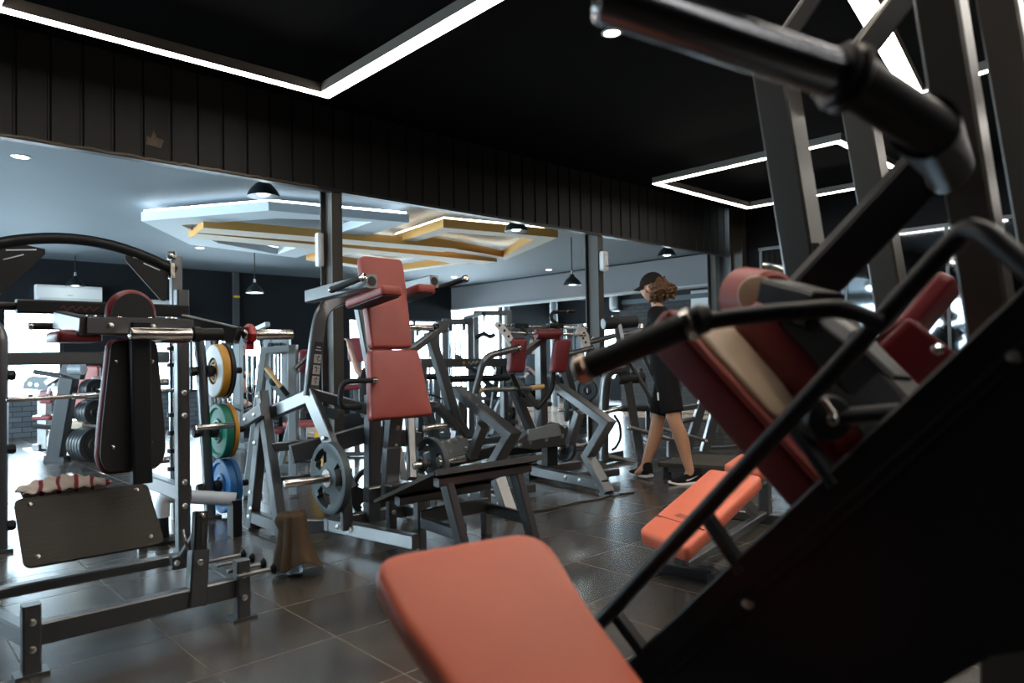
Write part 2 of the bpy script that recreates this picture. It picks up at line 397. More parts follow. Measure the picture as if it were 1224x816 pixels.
# steel columns of the partition
def hcol(name, x0, zt, w=.1, d=.21, y=None):
    y = NY1 + .015 if y is None else y
    prof = [(x0, y), (x0 + w, y), (x0 + w, y + .014), (x0 + w / 2 + .006, y + .014), (x0 + w / 2 + .006, y + d - .014), (x0 + w, y + d - .014), (x0 + w, y + d), (x0, y + d), (x0, y + d - .014), (x0 + w / 2 - .006, y + d - .014), (x0 + w / 2 - .006, y + .014), (x0, y + .014)]
    n = len(prof); v = [(a, b, z) for z in (0, zt) for a, b in prof]
    return struct(name, v, [tuple(range(n)), tuple(range(2 * n - 1, n - 1, -1))] + [(i, (i + 1) % n, (i + 1) % n + n, i + n) for i in range(n)], COLM)
COLM = mat('column_paint', (.05, .043, .036), .5, var=(2, .2))
hcol('column_1', 3.055, 2.95); hcol('column_2', 6.62, 2.95)
hcol('column_3', 9.62, NZ, .13, .2, NY1 - .24)
hcol('column_4', 10.84, 2.95, .14, .16, 6.42)
# far wall: dark over head height, brick sills, window openings to the daylight
WZ0, WZ1 = .62, 2.12
opens = [(-2.6, -.9), (-.5, 1.2), (1.8, 2.66), (4.0, 6.25), (8.1, 10.8)]
sbox('wall_back_panel', (4.0, FY1 + .01, 1.78), (6.25, FY1 + .03, WZ1), WALLD)
sbox('wall_back', (FX0, FY1, WZ1), (FX1, FY1 + .14, FZ), WALLD)
edges = [FX0] + [e for o in opens for e in o] + [FX1]
for i in range(0, len(edges), 2): sbox('wall_back_pier', (edges[i], FY1, 0 if i else 0), (edges[i + 1], FY1 + .14, WZ1), WALLD)
GLASS = mat('window_glass', (1, 1, 1), .02, trans=1.0)
def glass_mat():
    m = bpy.data.materials.new('clear_glass'); m.use_nodes = True; nt = m.node_tree; nt.nodes.clear()
    o = nt.nodes.new('ShaderNodeOutputMaterial'); t = nt.nodes.new('ShaderNodeBsdfTransparent'); g = nt.nodes.new('ShaderNodeBsdfGlossy'); mx = nt.nodes.new('ShaderNodeMixShader'); fr = nt.nodes.new('ShaderNodeFresnel'); fr.inputs['IOR'].default_value = 1.3
    g.inputs['Roughness'].default_value = .03; t.inputs['Color'].default_value = (.95, .98, 1, 1)
    nt.links.new(fr.outputs[0], mx.inputs[0]); nt.links.new(t.outputs[0], mx.inputs[1]); nt.links.new(g.outputs[0], mx.inputs[2]); nt.links.new(mx.outputs[0], o.inputs[0]); return m
GLASS = glass_mat()
def portal(c, sx, sy, rot):
    l = bpy.data.lights.new('daylight_portal', 'AREA'); l.shape = 'RECTANGLE'; l.size = sx; l.size_y = sy; l.cycles.is_portal = True
    o = bpy.data.objects.new('daylight_portal', l); COL.objects.link(o); o.location = c; o.rotation_euler = rot
for i, (a, b) in enumerate(opens):
    z0 = WZ0
    if i in (2,) or True: sbox('wall_back_sill', (a, FY1 + .02, 0), (b, FY1 + .14, z0), BRICK)
    wn = sbox('window_%d' % (i + 1), (a, FY1 + .03, z0), (b, FY1 + .09, z0 + .05), BLACKM)
    sbox('window_frame', (a, FY1 + .03, WZ1 - .05), (b, FY1 + .09, WZ1), BLACKM, wn)
    n = 1 if b - a < 1.5 else 3
    for j in range(n + 1):
        x = a + (b - a) * j / n; x = min(max(x, a + .025), b - .025); sbox('mullion', (x - .025, FY1 + .03, z0 + .05), (x + .025, FY1 + .09, WZ1 - .05), BLACKM, wn)
    sbox('pane', (a, FY1 + .056, z0 + .05), (b, FY1 + .062, WZ1 - .05), GLASS, wn)
    portal(((a + b) / 2, FY1 + .16, (WZ0 + WZ1) / 2), b - a, WZ1 - WZ0, (-PI / 2, 0, 0))
# left side of the bright room: a long glazed front
sbox('wall_side_sill', (FX0 - .12, NY1 + .1, 0), (FX0, FY1, .3), WALLD)
sbox('wall_side_head', (FX0 - .12, NY1 + .1, 2.6), (FX0, FY1, FZ), WALLD)
wn = sbox('window_6', (FX0 - .1, NY1 + .1, .3), (FX0 - .04, FY1, .36), BLACKM)
for j in range(6):
    y = NY1 + .13 + (FY1 - NY1 - .2) * j / 5; sbox('mullion', (FX0 - .1, y - .03, .36), (FX0 - .04, y + .03, 2.6), BLACKM, wn)
sbox('pane', (FX0 - .075, NY1 + .1, .36), (FX0 - .068, FY1, 2.6), GLASS, wn)
portal((FX0 - .16, (NY1 + FY1) / 2, 1.45), 2.3, FY1 - NY1 - .2, (0, -PI / 2, 0))
# deep grey beam on the right, annex with glazing and dark brick beyond
sbox('wall_beam', (FX1, 6.55, 2.39), (FX1 + .25, FY1 + .14, FZ), BAND)
sbox('wall_beam_lip', (FX1 - .035, 6.6, 2.37), (FX1 + .27, FY1, 2.40), mat('lip_paint', (.42, .45, .47), .6))
sbox('wall_annex_return', (FX1 + .12, 5.2, 2.39), (FX1 + .3, 6.55, 2.95), BAND)
sbox('wall_brick', (13.0, 4.3, 0), (13.12, 10.2, 2.93), BRICKD)
sbox('trim_3', (12.94, 4.3, 2.34), (13.0, 10.2, 2.44), mat('blue_grey_trim', (.1, .13, .15), .6))
sbox('wall_annex_back', (13.1, 14.4, 0), (16.6, 14.5, 2.93), WALLD)
sbox('wall_annex_front', (NX1 + .12, 4.2, 0), (13.0, 4.3, 2.93), WALLD)
sbox('wall_annex_sill', (15.5, 4.3, 0), (15.62, 14.4, .5), WALLD)
sbox('wall_annex_head', (15.5, 4.3, 2.12), (15.62, 14.4, 2.93), WALLD)
wn = sbox('window_7', (15.52, 4.3, .5), (15.58, 14.4, .56), BLACKM)
for j in range(9):
    y = 4.4 + j * 1.24; sbox('mullion', (15.52, y - .025, .56), (15.58, y + .025, 2.12), BLACKM, wn)
sbox('pane', (15.546, 4.3, .56), (15.552, 14.4, 2.12), GLASS, wn)
portal((15.66, 11.5, 1.3), 1.6, 6, (0, PI / 2, 0))
wn = sbox('window_8', (FX1 + .2, 14.3, .6), (15.4, 14.36, .66), BLACKM)
for px, y in ((605, 13.6), (662, 12.1)):
    p = U(px, 380, 12.2); lathe('column_pipe', None, mat('pipe_paint', (.3, .34, .36), .5), (p.x, p.y, 0), ZZ, [(0, .09), (2.93, .09)], 16)['kind'] = 'structure'
for y in (7.6, 9.3, 11.0, 12.7):
    b = sbox('trim_4', (FX1 + .3, y, 2.72), (15.5, y + .12, 2.93), mat('annex_beam', (.07, .09, .1), .6))
# mirror along the right end wall of the near room
mir = thing('mirror', 'tall mirror sheet in slim grey frame fixed along the black end wall', 'mirror', (NX1 - .01, 2.6, .12))
sbox('mirror_sheet', (NX1 - .012, .2, .14), (NX1 - .004, 5.0, 2.66), mat('mirror_silver', (.3, .33, .35), .04, 1.0), mir)
FRM = mat('mirror_frame_paint', (.11, .115, .12), .4)
sbox('frame_rail', (NX1 - .03, .15, 2.66), (NX1 - .002, 5.05, 2.70), FRM, mir); sbox('frame_rail', (NX1 - .03, .15, .10), (NX1 - .002, 5.05, .14), FRM, mir)
for y in (.17, 1.4, 2.62, 3.82, 5.02): sbox('frame_stile', (NX1 - .028, y - .018, .14), (NX1 - .003, y + .018, 2.66), FRM, mir)

# ---------------------------------------------------------------- light fittings
def led_frame(label, pts, w=.12, h=.075, closed=True, group='led line frames hung under the black ceiling', z=3.1, stubs=None):
    """ring of rectangular profile (outer corner points, at the underside z), glowing underneath, hung on short wires"""
    pts = [Vector((p[0], p[1])) for p in pts]; n = len(pts); cx = sum(pts, Vector((0, 0))) / n
    inn = inset(pts, w); t = thing('led_ceiling_light', label, 'ceiling light', (cx.x, cx.y, z), group)
    # housing above, diffuser below
    def ringmesh(nm, o, i, z0, z1, m):
        v = [(p.x, p.y, zz) for zz in (z0, z1) for q in (o, i) for p in q]; f = []
        for k in range(n):
            a, b = k, (k + 1) % n
            f += [(a, b, b + n, a + n), (a + 2 * n, b + 2 * n, b + 3 * n, a + 3 * n), (a, b, b + 2 * n, a + 2 * n), (a + n, b + n, b + 3 * n, a + 3 * n)]
        return mk(nm, v, f, m, t, smooth=False)
    ringmesh('housing', pts, inn, z + .006, z + h, LEDH)
    ringmesh('diffuser', inset(pts, .004), inset(pts, w - .004), z, z + .008, LED)
    for k in range(n):
        a, b = pts[k], pts[(k + 1) % n]; mid = (a * .82 + b * .18) + (cx - a).normalized() * w * .6
        tube('hanging_wire', t, STEEL, [(mid.x, mid.y, z + h), (mid.x, mid.y, NZ)], .0025, n=6)
    return t
LEDH = mat('led_housing', (.2, .18, .16), .45)
led_frame('large glowing rectangular light frame hung over the left half of the room', [(.5, 4.706), (2.6, 4.706), (2.6, 1.4), (.5, 1.4)])
led_frame('glowing rectangular light frame in front of the far end of the ribbed partition', [(6.66, 4.72), (8.8, 4.72), (8.8, 2.62), (6.66, 2.62)], w=.095)
led_frame('broad glowing light frame seen between the dark uprights at top right', [(3.0, 1.36), (5.95, 1.85), (5.65, .2), (2.7, -.3)], w=.15)
led_frame('added glowing light frame, out of view, over the rear left of the room', [(.6, -.7), (2.6, -.7), (2.6, -2.7), (.6, -2.7)])  # unseen fixture added to light the near room
led_frame('added glowing light frame, out of view, at the right end of the room by the mirror', [(6.6, .9), (9.2, .9), (9.2, -2.6), (6.6, -2.6)])  # added out of view so the slanting uprights catch its reflection
def downlight(p, label, group, e=6, m=None):
    t = thing('recessed_downlight', label, 'downlight', p, group)
    lathe('trim_ring', t, WHITEP, p, (0, 0, -1), [(0, .075), (.004, .075), (.006, .07), (.006, .058), (0, .056)], 24)
    lathe('lens', t, m or DOWN, Vector(p) + V3(0, 0, .0), (0, 0, -1), [(0, .054), (.003, .05)], 20)
    if e:
        l = bpy.data.lights.new('downlight_lamp', 'SPOT'); l.energy = e; l.spot_size = 2.2; l.spot_blend = .8; l.color = (1, .86, .68); l.shadow_soft_size = .05
        o = bpy.data.objects.new('downlight_lamp', l); COL.objects.link(o); o.location = Vector(p) - V3(0, 0, .02)
downlight(V3(3.78, 2.98, NZ), 'small round downlight in the black ceiling beside the near tube', 'downlights in the black ceiling', 40)
for q in ((1.7, .9), (3.78, .4), (6.2, .4)): downlight(V3(q[0], q[1], NZ), 'added small round downlight, out of view, in the black ceiling toward the rear', 'downlights in the black ceiling', 30)  # three unseen downlights added to fill the near room with light
for i, (px, py, lb) in enumerate(((25, 187, 'round downlight in the grey ceiling near the left end of the ribbed sheet'), (239, 296, 'round downlight under the front tip of the pale ceiling frame'),
        (396, 312, 'round downlight just right of the first steel column'), (543, 331, 'round downlight beside the right handle of the red padded machine'), (656, 322, 'round downlight left of the small pendant lamp near the second column'))):
    p = Z(px, py, FZ); downlight(p, lb, 'downlights in the grey ceiling', 10)
def pendant(px, py, d, label, s=1.0, zt=FZ):
    """py: rim of the shade"""
    p = Dp(px, py, d); t = thing('pendant_lamp', label, 'pendant lamp', p, 'black dome pendant lamps'); R = .19 * s; H = R * 1.15
    lathe('lamp_shade', t, SHADEB, p, ZZ, [(0, R * .97), (0, R), (H * .16, R * .97), (H * .42, R * .8), (H * .68, R * .52), (H * .82, R * .3), (H, R * .22), (H * 1.08, R * .12), (H * 1.08, .001)], 28, .7)
    lathe('shade_lining', t, mat('lining', (.6, .75, .73), .5), p + V3(0, 0, -.0), ZZ, [(.004, R * .95), (H * .16, R * .92), (H * .42, R * .75), (H * .66, R * .46), (H * .66, .001)], 24)
    lathe('bulb', t, BULB, p, ZZ, [(.012, .001), (.012, R * .86), (.03, R * .86), (.03, .001)], 16)
    lathe('lamp_holder', t, STEEL, p + V3(0, 0, H * 1.06), ZZ, [(0, .02), (.06, .018), (.06, .001)], 12)
    tube('cord', t, BLACKM, [p + V3(0, 0, H * 1.1 + .05), (p.x, p.y, zt)], .008, n=8)
    l = bpy.data.lights.new('pendant_glow', 'POINT'); l.energy = 5 * s; l.color = (.85, 1, .97); l.shadow_soft_size = .06
    o = bpy.data.objects.new('pendant_glow', l); COL.objects.link(o); o.location = p - V3(0, 0, .03)
pendant(315, 235, 6.3, 'black dome pendant lamp tucked under the ribbed sheet left of the first column', .73)
pendant(617, 276.5, 8.2, 'black pendant lamp hanging under the right ceiling frame', .73)
pendant(797, 306, 10.4, 'black pendant lamp glowing on the grey beam above the man', .73)
pendant(90, 342, 11.5, 'small black pendant lamp in front of the white air conditioner', .73)
pendant(304.5, 350, 11.5, 'small black pendant lamp in front of the dark far wall', .73)
pendant(684, 341, 10.6, 'small black pendant lamp hanging left of the second steel column', .73)

# ---------------------------------------------------------------- dropped ceiling frames of the bright room
def ring_poly(name, label, outer, inner, z0, z1, mface, mside, cat='ceiling frame'):
    n, k = len(outer), len(inner); t = thing(name, label, cat, (sum(p.x for p in outer) / n, sum(p.y for p in outer) / n, z0), None)
    assert n == k
    v = [V3(p.x, p.y, z) for z in (z0, z1) for q in (outer, inner) for p in q]; f = []; mi = []
    for a in range(n):
        b = (a + 1) % n
        f += [(a, b, b + n, a + n), (a + 2 * n, b + 2 * n, b + 3 * n, a + 3 * n), (a, b, b + 2 * n, a + 2 * n), (a + n, b + n, b + 3 * n, a + 3 * n)]
        mi += [0, 0, 1, 1]
    o = mk('frame_board', v, f, [mface, mside], t, smooth=False)
    for p, i in zip(o.data.polygons, mi): p.material_index = i
    return t
z0 = 2.75
def P2(l): return [Z(x, y, z0).xy for x, y in l]
out = P2([(168.7, 264), (321, 251.5), (489, 266), (354, 308), (228, 292.5)])
hexa = ring_poly('ceiling_frame', 'large pale blue five sided frame dropped below the grey ceiling', out, inset(out, .42), z0, z0 + .1, PALE, PALE)
def cove(parent, poly, d, m, z):
    q = inset(poly, d); q2 = inset(poly, d + .03); n = len(q)
    v = [(p.x, p.y, zz) for zz in (z, z + .02) for qq in (q, q2) for p in qq]; f = []
    for a in range(n):
        b = (a + 1) % n; f += [(a, b, b + n, a + n), (a + 2 * n, b + 2 * n, b + 3 * n, a + 3 * n), (a, b, b + 2 * n, a + 2 * n), (a + n, b + n, b + 3 * n, a + 3 * n)]
    mk('cove_light_strip', v, f, m, parent, smooth=False)
cove(hexa, out, .03, LEDC, z0 + .105)
o1 = P2([(667, 282), (604, 309), (470, 289), (530, 270)])
fr = ring_poly('ceiling_frame', 'cream and ochre four sided frame dropped below the right of the grey ceiling', o1, inset(o1, .32), z0 - .02, z0 + .09, CREAM, OCHRE); cove(fr, o1, .03, LEDW, z0 + .095)
o2 = P2([(562, 313), (470, 325), (366, 309.5), (440, 292)])
fr2 = ring_poly('ceiling_frame', 'cream and ochre four sided frame partly hidden behind the red head pad', o2, inset(o2, .3), z0 - .02, z0 + .09, CREAM, OCHRE); cove(fr2, o2, .03, LEDW, z0 + .095)
def plank(a, b, w, label):
    a, b = Z(*a, z0 - .07), Z(*b, z0 - .07); t = thing('ceiling_plank', label, 'ceiling plank', (a + b) / 2, 'cream planks crossing the ceiling frames')
    d = (b - a).normalized(); s = V3(-d.y, d.x, 0) * w; v = [a, b, b + s, a + s]; v = v + [p + V3(0, 0, .1) for p in v]
    o = mk('plank_board', v, [(0, 1, 2, 3), (4, 5, 6, 7), (0, 1, 5, 4), (1, 2, 6, 5), (2, 3, 7, 6), (3, 0, 4, 7)], [CREAM, OCHRE], t, smooth=False)
    for p in o.data.polygons: p.material_index = 0 if abs(p.normal.z) > .5 else 1
plank((236, 279), (594, 313), .36, 'long cream plank with ochre edge, nearer the far wall of the two')
plank((243, 272), (545, 297), .36, 'long cream plank with ochre edge, nearer the ribbed partition of the two')
# air conditioners and devices on walls
def aircon(c, label, w=1.0):
    t = thing('mounted_air_conditioner', label, 'air conditioner', c)
    prof = [(0, 0), (-.16, .02), (-.21, .07), (-.21, .26), (-.19, .3), (0, .3)]
    v = [(c[0] + s * w / 2, c[1] + a, c[2] + b) for s in (-1, 1) for a, b in prof]; n = len(prof)
    mk('casing', v, [tuple(range(n)), tuple(range(n, 2 * n))] + [(i, (i + 1) % n, (i + 1) % n + n, i + n) for i in range(n)], WHITEP, t, .3)
    sbox('air_flap', (c[0] - w * .46, c[1] - .216, c[2] + .055), (c[0] + w * .46, c[1] - .2, c[2] + .09), mat('flap', (.55, .57, .58), .4), t)
    sbox('badge', (c[0] - .04, c[1] - .2155, c[2] + .13), (c[0] + .04, c[1] - .208, c[2] + .14), GREYM, t)
aircon((2.72, 13.9, 2.2), 'white wall air conditioner above the bright window behind a pendant lamp', .95)
aircon((4.0, 13.9, 2.02), 'white wall air conditioner partly hidden by the rounded head pad', .95)
def device(name, label, c, sx, sy, sz, m, cat):
    t = thing(name, label, cat, c); e = boxgeo
    poly = rpoly([(-sx / 2, -sz / 2), (sx / 2, -sz / 2), (sx / 2, sz / 2), (-sx / 2, sz / 2)], sx * .3)
    pad('casing', t, m, c, X, ZZ, -Y, poly, sy, r=min(.02, sx * .2)); return t
d1 = device('mounted_dispenser', 'white plastic dispenser fixed to the second steel column', V3(6.69, NY1 + .014, 2.31), .1, .07, .24, WHITEP, 'dispenser')
sbox('dispenser_slot', (6.665, NY1 - .062, 2.24), (6.715, NY1 - .052, 2.25), GREYM, d1)
p = U(382, 312, 3.0)
d2 = device('mounted_speaker', 'white box fixed to the far side of the first steel column', V3(3.045, 5.74, 2.14), .06, .06, .3, WHITEP, 'speaker')
p = U(733, 356, 12.97)
d3 = device('mounted_speaker', 'dark grey speaker box mounted on the dark brick wall left of the man', V3(12.99, p.y, p.z), .34, .25, .62, SHROUD, 'speaker'); 
p = U(836, 361, 12.98)
sbox('paper_sign', (12.975, p.y - .2, p.z - .28), (12.985, p.y + .2, p.z + .25), WHITEP)
tag(bpy.data.objects['paper_sign'], 'white sheet pinned on the dark brick wall right of the man', 'sign'); del bpy.data.objects['paper_sign']['kind']
# ribbed wall pipe with a yellow band between the pendants
pc = thing('mounted_conduit', 'grey conduit with a yellow band running down the dark far wall', 'conduit', (5.57, 13.86, 1.9))
sbox('duct', (5.52, 13.82, 1.9), (5.63, 13.9, FZ), mat('duct_paint', (.045, .05, .055), .6), pc); sbox('yellow_band', (5.515, 13.815, 2.44), (5.635, 13.83, 2.48), SIGNY, pc)

# ---------------------------------------------------------------- daylight
wd = bpy.data.worlds.new('daylight'); SC.world = wd; wd.use_nodes = True
bg = wd.node_tree.nodes['Background']; bg.inputs[0].default_value = (.72, .9, 1.0, 1); bg.inputs[1].default_value = 15.0
sun = bpy.data.lights.new('sun', 'SUN'); sun.energy = 45; sun.angle = .02; sun.color = (1, .97, .92)
so = bpy.data.objects.new('sun', sun); COL.objects.link(so)
so.rotation_euler = Vector((-.02, -1, -.36)).to_track_quat('-Z', 'Y').to_euler()
# ---------------------------------------------------------------- camera
cam = bpy.data.cameras.new('camera'); co = bpy.data.objects.new('camera', cam); COL.objects.link(co); SC.camera = co
M = Matrix((CAMR, -CAMD, -CAMF)).transposed().to_4x4(); M.translation = EYE; co.matrix_world = M
cam.sensor_width = 36; cam.lens = FPX * 36 / 1224; cam.clip_start = .02; cam.clip_end = 100
cam.dof.use_dof = True; cam.dof.focus_distance = 4.6; cam.dof.aperture_fstop = 2.4
vs = SC.view_settings; vs.view_transform = 'Standard'; vs.look = 'None'; vs.gamma = 1; vs.exposure = 0.3; vs.use_curve_mapping = False
SC.cycles.use_denoising = True
SC.cycles.max_bounces = 8; SC.cycles.sample_clamp_indirect = 6
try: SC.cycles.caustics_reflective = False; SC.cycles.caustics_refractive = False
except Exception: pass
# ================================================================ near left machine, seen from behind its pads
XM = 'exercise machine'
A = thing('calf_machine', 'plate-loaded machine with ribbed foot plate and black-backed pad, nearest at the left', XM, (.9, 3.6, 0))
def foot(parent, m, x, y, h=.012, s=.11, d=.085): return sbox('foot_flange', (x - s / 2, y - d / 2, 0), (x + s / 2, y + d / 2, h), m, parent)
beam('front_beam', A, METAL, (.50, 3.23, .139), (1.32, 3.23, .139), .06, .085)
for x in (.505, 1.303):
    beam('corner_post', A, METAL, (x, 3.20, .01), (x, 3.20, .262), .062, .06)
    foot(A, METAL, x, 3.2)
    for z in (.2, .1): bolt(A, (x, 3.169, z), -Y, .011)
beam('side_beam', A, METAL, (1.30, 3.23, .135), (1.30, 4.02, .135), .06, .07)
beam('side_beam', A, METAL, (.505, 3.23, .135), (.34, 4.02, .135), .06, .07)
beam('rear_beam', A, METAL, (.36, 3.84, .16), (1.32, 3.84, .16), .06, .05)
for x in (.42, 1.22):
    beam('pivot_bracket', A, METAL, (x - .05, 3.74, .17), (x + .05, 3.74, .17), .05, .07); bolt(A, (x - .03, 3.713, .17), -Y, .012); bolt(A, (x + .05, 3.713, .15), -Y, .009)
    beam('plate_arm', A, METAL, (x, 3.76, .17), (x, 3.5, .36), .04, .03)
# foot plate leaning away from the viewer
pb, ptp = V3(.775, 3.40, .345), V3(.775, 3.70, .575)
ey = (ptp - pb).normalized(); en = X.cross(ey)
poly = rpoly([(-.262, 0), (.262, 0), (.275, .378), (-.255, .378)], .04)
fp = slab('foot_plate', A, TREAD, pb, X, ey, en, poly, .012)
for a, b in ((-.21, .045), (.215, .05), (-.2, .335), (.22, .34)):
    bolt(fp, pb + X * a + ey * b + en * .012, en, .008)
slab('plate_frame', A, METAL, pb - en * .035 + ey * .03, X, ey, en, [(-.2, 0), (.2, 0), (.2, .3), (-.2, .3)], .03)
# rear column, start stop and its back brace
beam('column', A, METAL, (1.297, 3.95, .10), (1.297, 3.95, 1.545), .062, .066, up=(0, 1, 0))
for z in (1.0, .88, .53, .405): bolt(A, (1.297, 3.916, z), -Y, .012)
beam('brace_beam', A, METAL, (1.33, 4.0, .455), (1.33, 4.78, .455), .06, .085)
beam('rear_leg', A, METAL, (1.33, 4.78, .0), (1.33, 4.78, .5), .05, .05, up=(0, 1, 0))
beam('stop_sleeve', A, METAL, (1.105, 3.215, .10), (1.135, 3.255, .33), .075, .07, up=(0, 1, 0))
beam('stop_slider', A, BLACKM, (1.132, 3.25, .31), (1.155, 3.29, .49), .056, .052, up=(0, 1, 0))
slabpts('slider_slot', A, RUBBER, [V3(1.139, 3.229, .35), V3(1.149, 3.229, .35), V3(1.158, 3.25, .45), V3(1.148, 3.25, .45)], (0, .004, 0))
bolt(A, (1.155, 3.262, .475), -Y, .01, STEEL); bolt(A, (1.12, 3.195, .29), -Y, .011, STEEL)
tube('release_lever', A, STEEL, [(1.085, 3.3, .42), (1.09, 3.28, .36), (1.11, 3.28, .31)], .006, .02, 8)
for i, y in enumerate((3.15, 3.26, 3.39, 3.49)):
    bar('plate_peg', A, METAL, (1.26, y, .205), (1.43, y, .205), .0105, 12); lathe('peg_cap', A, BLACKM, (1.425, y, .205), X, [(-.01, .012), (0, .022), (.008, .027), (.014, .022)], 14)
# carriage: cross tube, arms, steel horns, pads
beam('cross_tube', A, METAL, (.755, 3.52, 1.325), (1.20, 3.52, 1.325), .07, .078)
beam('left_arm_tube', A, METAL, (.70, 3.72, 1.36), (.755, 3.5, 1.322), .06, .08)
beam('right_arm_tube', A, METAL, (1.19, 3.60, 1.352), (1.385, 3.42, 1.285), .075, .082)
lathe('tube_cap', A, RUBBER, (1.386, 3.419, 1.285), (1.385 - 1.19, 3.42 - 3.6, 1.285 - 1.352), [(0, .028), (.004, .027)], 20)
bar('weight_horn', A, STEEL, (.898, 3.40, 1.288), (1.19, 3.40, 1.288), .028)
bar('weight_horn', A, STEEL, (1.40, 3.40, 1.29), (1.655, 3.40, 1.292), .026)
lathe('horn_collar', A, BLACKM, (1.16, 3.40, 1.288), X, [(0, .03), (.005, .037), (.035, .037), (.04, .03), (.14, .03)], 20)
cl = lathe('horn_clamp', A, CLAMP, (1.415, 3.40, 1.29), X, [(0, .034), (0, .047), (.008, .052), (.03, .052), (.036, .045), (.036, .034)], 8, .3)
sbox('clamp_lever', (1.41, 3.385, 1.215), (1.45, 3.405, 1.255), CLAMP, cl)
beam('spine_tube', A, BLACKM, (.965, 3.475, .62), (.965, 3.49, 1.34), .08, .06, up=(0, 1, 0))
# back pad: black board toward the camera, red cushion beyond
bo = V3(.945, 3.535, .665); bt = V3(.96, 3.565, 1.275); ey = (bt - bo).normalized(); en = X.cross(ey)   # en points to -y
L = (bt - bo).length
poly = rpoly([(-.115, 0), (.115, 0), (.148, .07), (.142, .2), (.105, L), (-.105, L), (-.142, .2), (-.148, .07)], [.05, .05, .04, .1, .05, .05, .1, .04])
pad('back_pad', A, MAROON, bo, X, ey, -en, poly, .06, r=.025, rb=.02)
slab('pad_board', A, BACKING, bo + en * .003, X, ey, en, inset(poly, .012), .014)
for a, b in ((-.075, .5), (.075, .5), (-.085, .12), (.07, .13)): bolt(A, bo + X * a + ey * b + en * .017, en, .008, STEEL)
hp = V3(.965, 3.60, 1.36)
arc = [Vector((.108 * math.cos(t), .03 + .112 * math.sin(t))) for t in [PI * i / 22 for i in range(23)]] + [Vector((-.108, -.03)), Vector((.108, -.03))]
pad('head_pad', A, MAROON, hp, X, ZZ, Y, arc, .055, r=.022, rb=.02)
slab('head_pad_board', A, BACKING, hp - Y * .004, X, ZZ, -Y, inset(arc, .02), .012)
for x in (-.06, .07): bolt(A, hp + V3(x, -.016, .0), -Y, .012, STEEL)
for nm, x, w in (('a', .735, .18), ('b', 1.145, .15)):
    pad('shoulder_pad', A, MAROON, (x, 3.62, 1.255), X, Y, ZZ, rpoly([(-w / 2, -.11), (w / 2, -.11), (w / 2, .14), (-w / 2, .14)], .035), .05, r=.02)
for x in (.835, .87, 1.17, 1.195): bolt(A, (x - .07, 3.56, 1.366), ZZ, .011, STEEL)
bolt(A, (.845, 3.483, 1.325), -Y, .011); bolt(A, (1.02, 3.483, 1.325), -Y, .009)
tube('hand_grip', A, GRIP, [(.59, 3.78, 1.333), (.8, 3.78, 1.333)], .017); lathe('grip_end', A, STEEL, (.585, 3.78, 1.333), X, [(0, .012), (.004, .018), (.02, .018)], 14)
beam('top_beam', A, BLACKM, (.553, 3.85, 1.425), (1.29, 3.85, 1.425), .07, .062)
# worn script on the top beam
mk('worn_script', [V3(.72 + i * .012, 3.8145, 1.418 + .012 * math.sin(i * 2.1) + (0.006 if k else 0)) for i in range(14) for k in (0, 1)], [(2 * i, 2 * i + 2, 2 * i + 3, 2 * i + 1) for i in range(13)], mat('worn_red_print', (.14, .03, .03), .6), A, smooth=False)
bar('rod', A, BLACKM, (.3, 3.85, 1.425), (.56, 3.85, 1.425), .017)
# striped cloth thrown over the top edge of the foot plate
vv = []; nx, ny = 26, 10; e0 = V3(.775, 3.70, .575)
for j in range(ny + 1):
    for i in range(nx + 1):
        a = -.14 + .34 * i / nx + .02 * math.sin(j * .9); s = j / ny * .22
        y = 3.69 + s * .5 ; z = .602 + .055 * math.sin(min(1, s / .14) * PI / 2) * math.sin(PI * (i + .6) / (nx + 1.2)) ** .6 + .007 * math.sin(i * 1.5 + j) - max(0, s - .15) * 1.9
        vv.append((.69 + a, y, z))
cm = mat('striped_cloth', (.62, .55, .5), .9)
nt = cm.node_tree; w = nt.nodes.new('ShaderNodeTexWave'); w.inputs['Scale'].default_value = 4; w.inputs['Distortion'].default_value = 7; tcx = nt.nodes.new('ShaderNodeTexCoord'); rp = nt.nodes.new('ShaderNodeValToRGB')
rp.color_ramp.elements[0].color = (.65, .58, .52, 1); rp.color_ramp.elements[0].position = .8; rp.color_ramp.elements[1].color = (.25, .03, .05, 1); rp.color_ramp.elements[1].position = .93
nt.links.new(tcx.outputs['Object'], w.inputs['Vector']); nt.links.new(w.outputs['Fac'], rp.inputs['Fac']); nt.links.new(rp.outputs['Color'], nt.nodes['Principled BSDF'].inputs['Base Color'])
cl = mk('striped_cloth', vv, [(j * (nx + 1) + i, j * (nx + 1) + i + 1, (j + 1) * (nx + 1) + i + 1, (j + 1) * (nx + 1) + i) for j in range(ny) for i in range(nx)], cm, None, 3)
sm = cl.modifiers.new('thick', 'SOLIDIFY'); sm.thickness = .006
tag(cl, 'crumpled pale cloth with red stripes lying over the top of the ribbed foot plate', 'cloth')

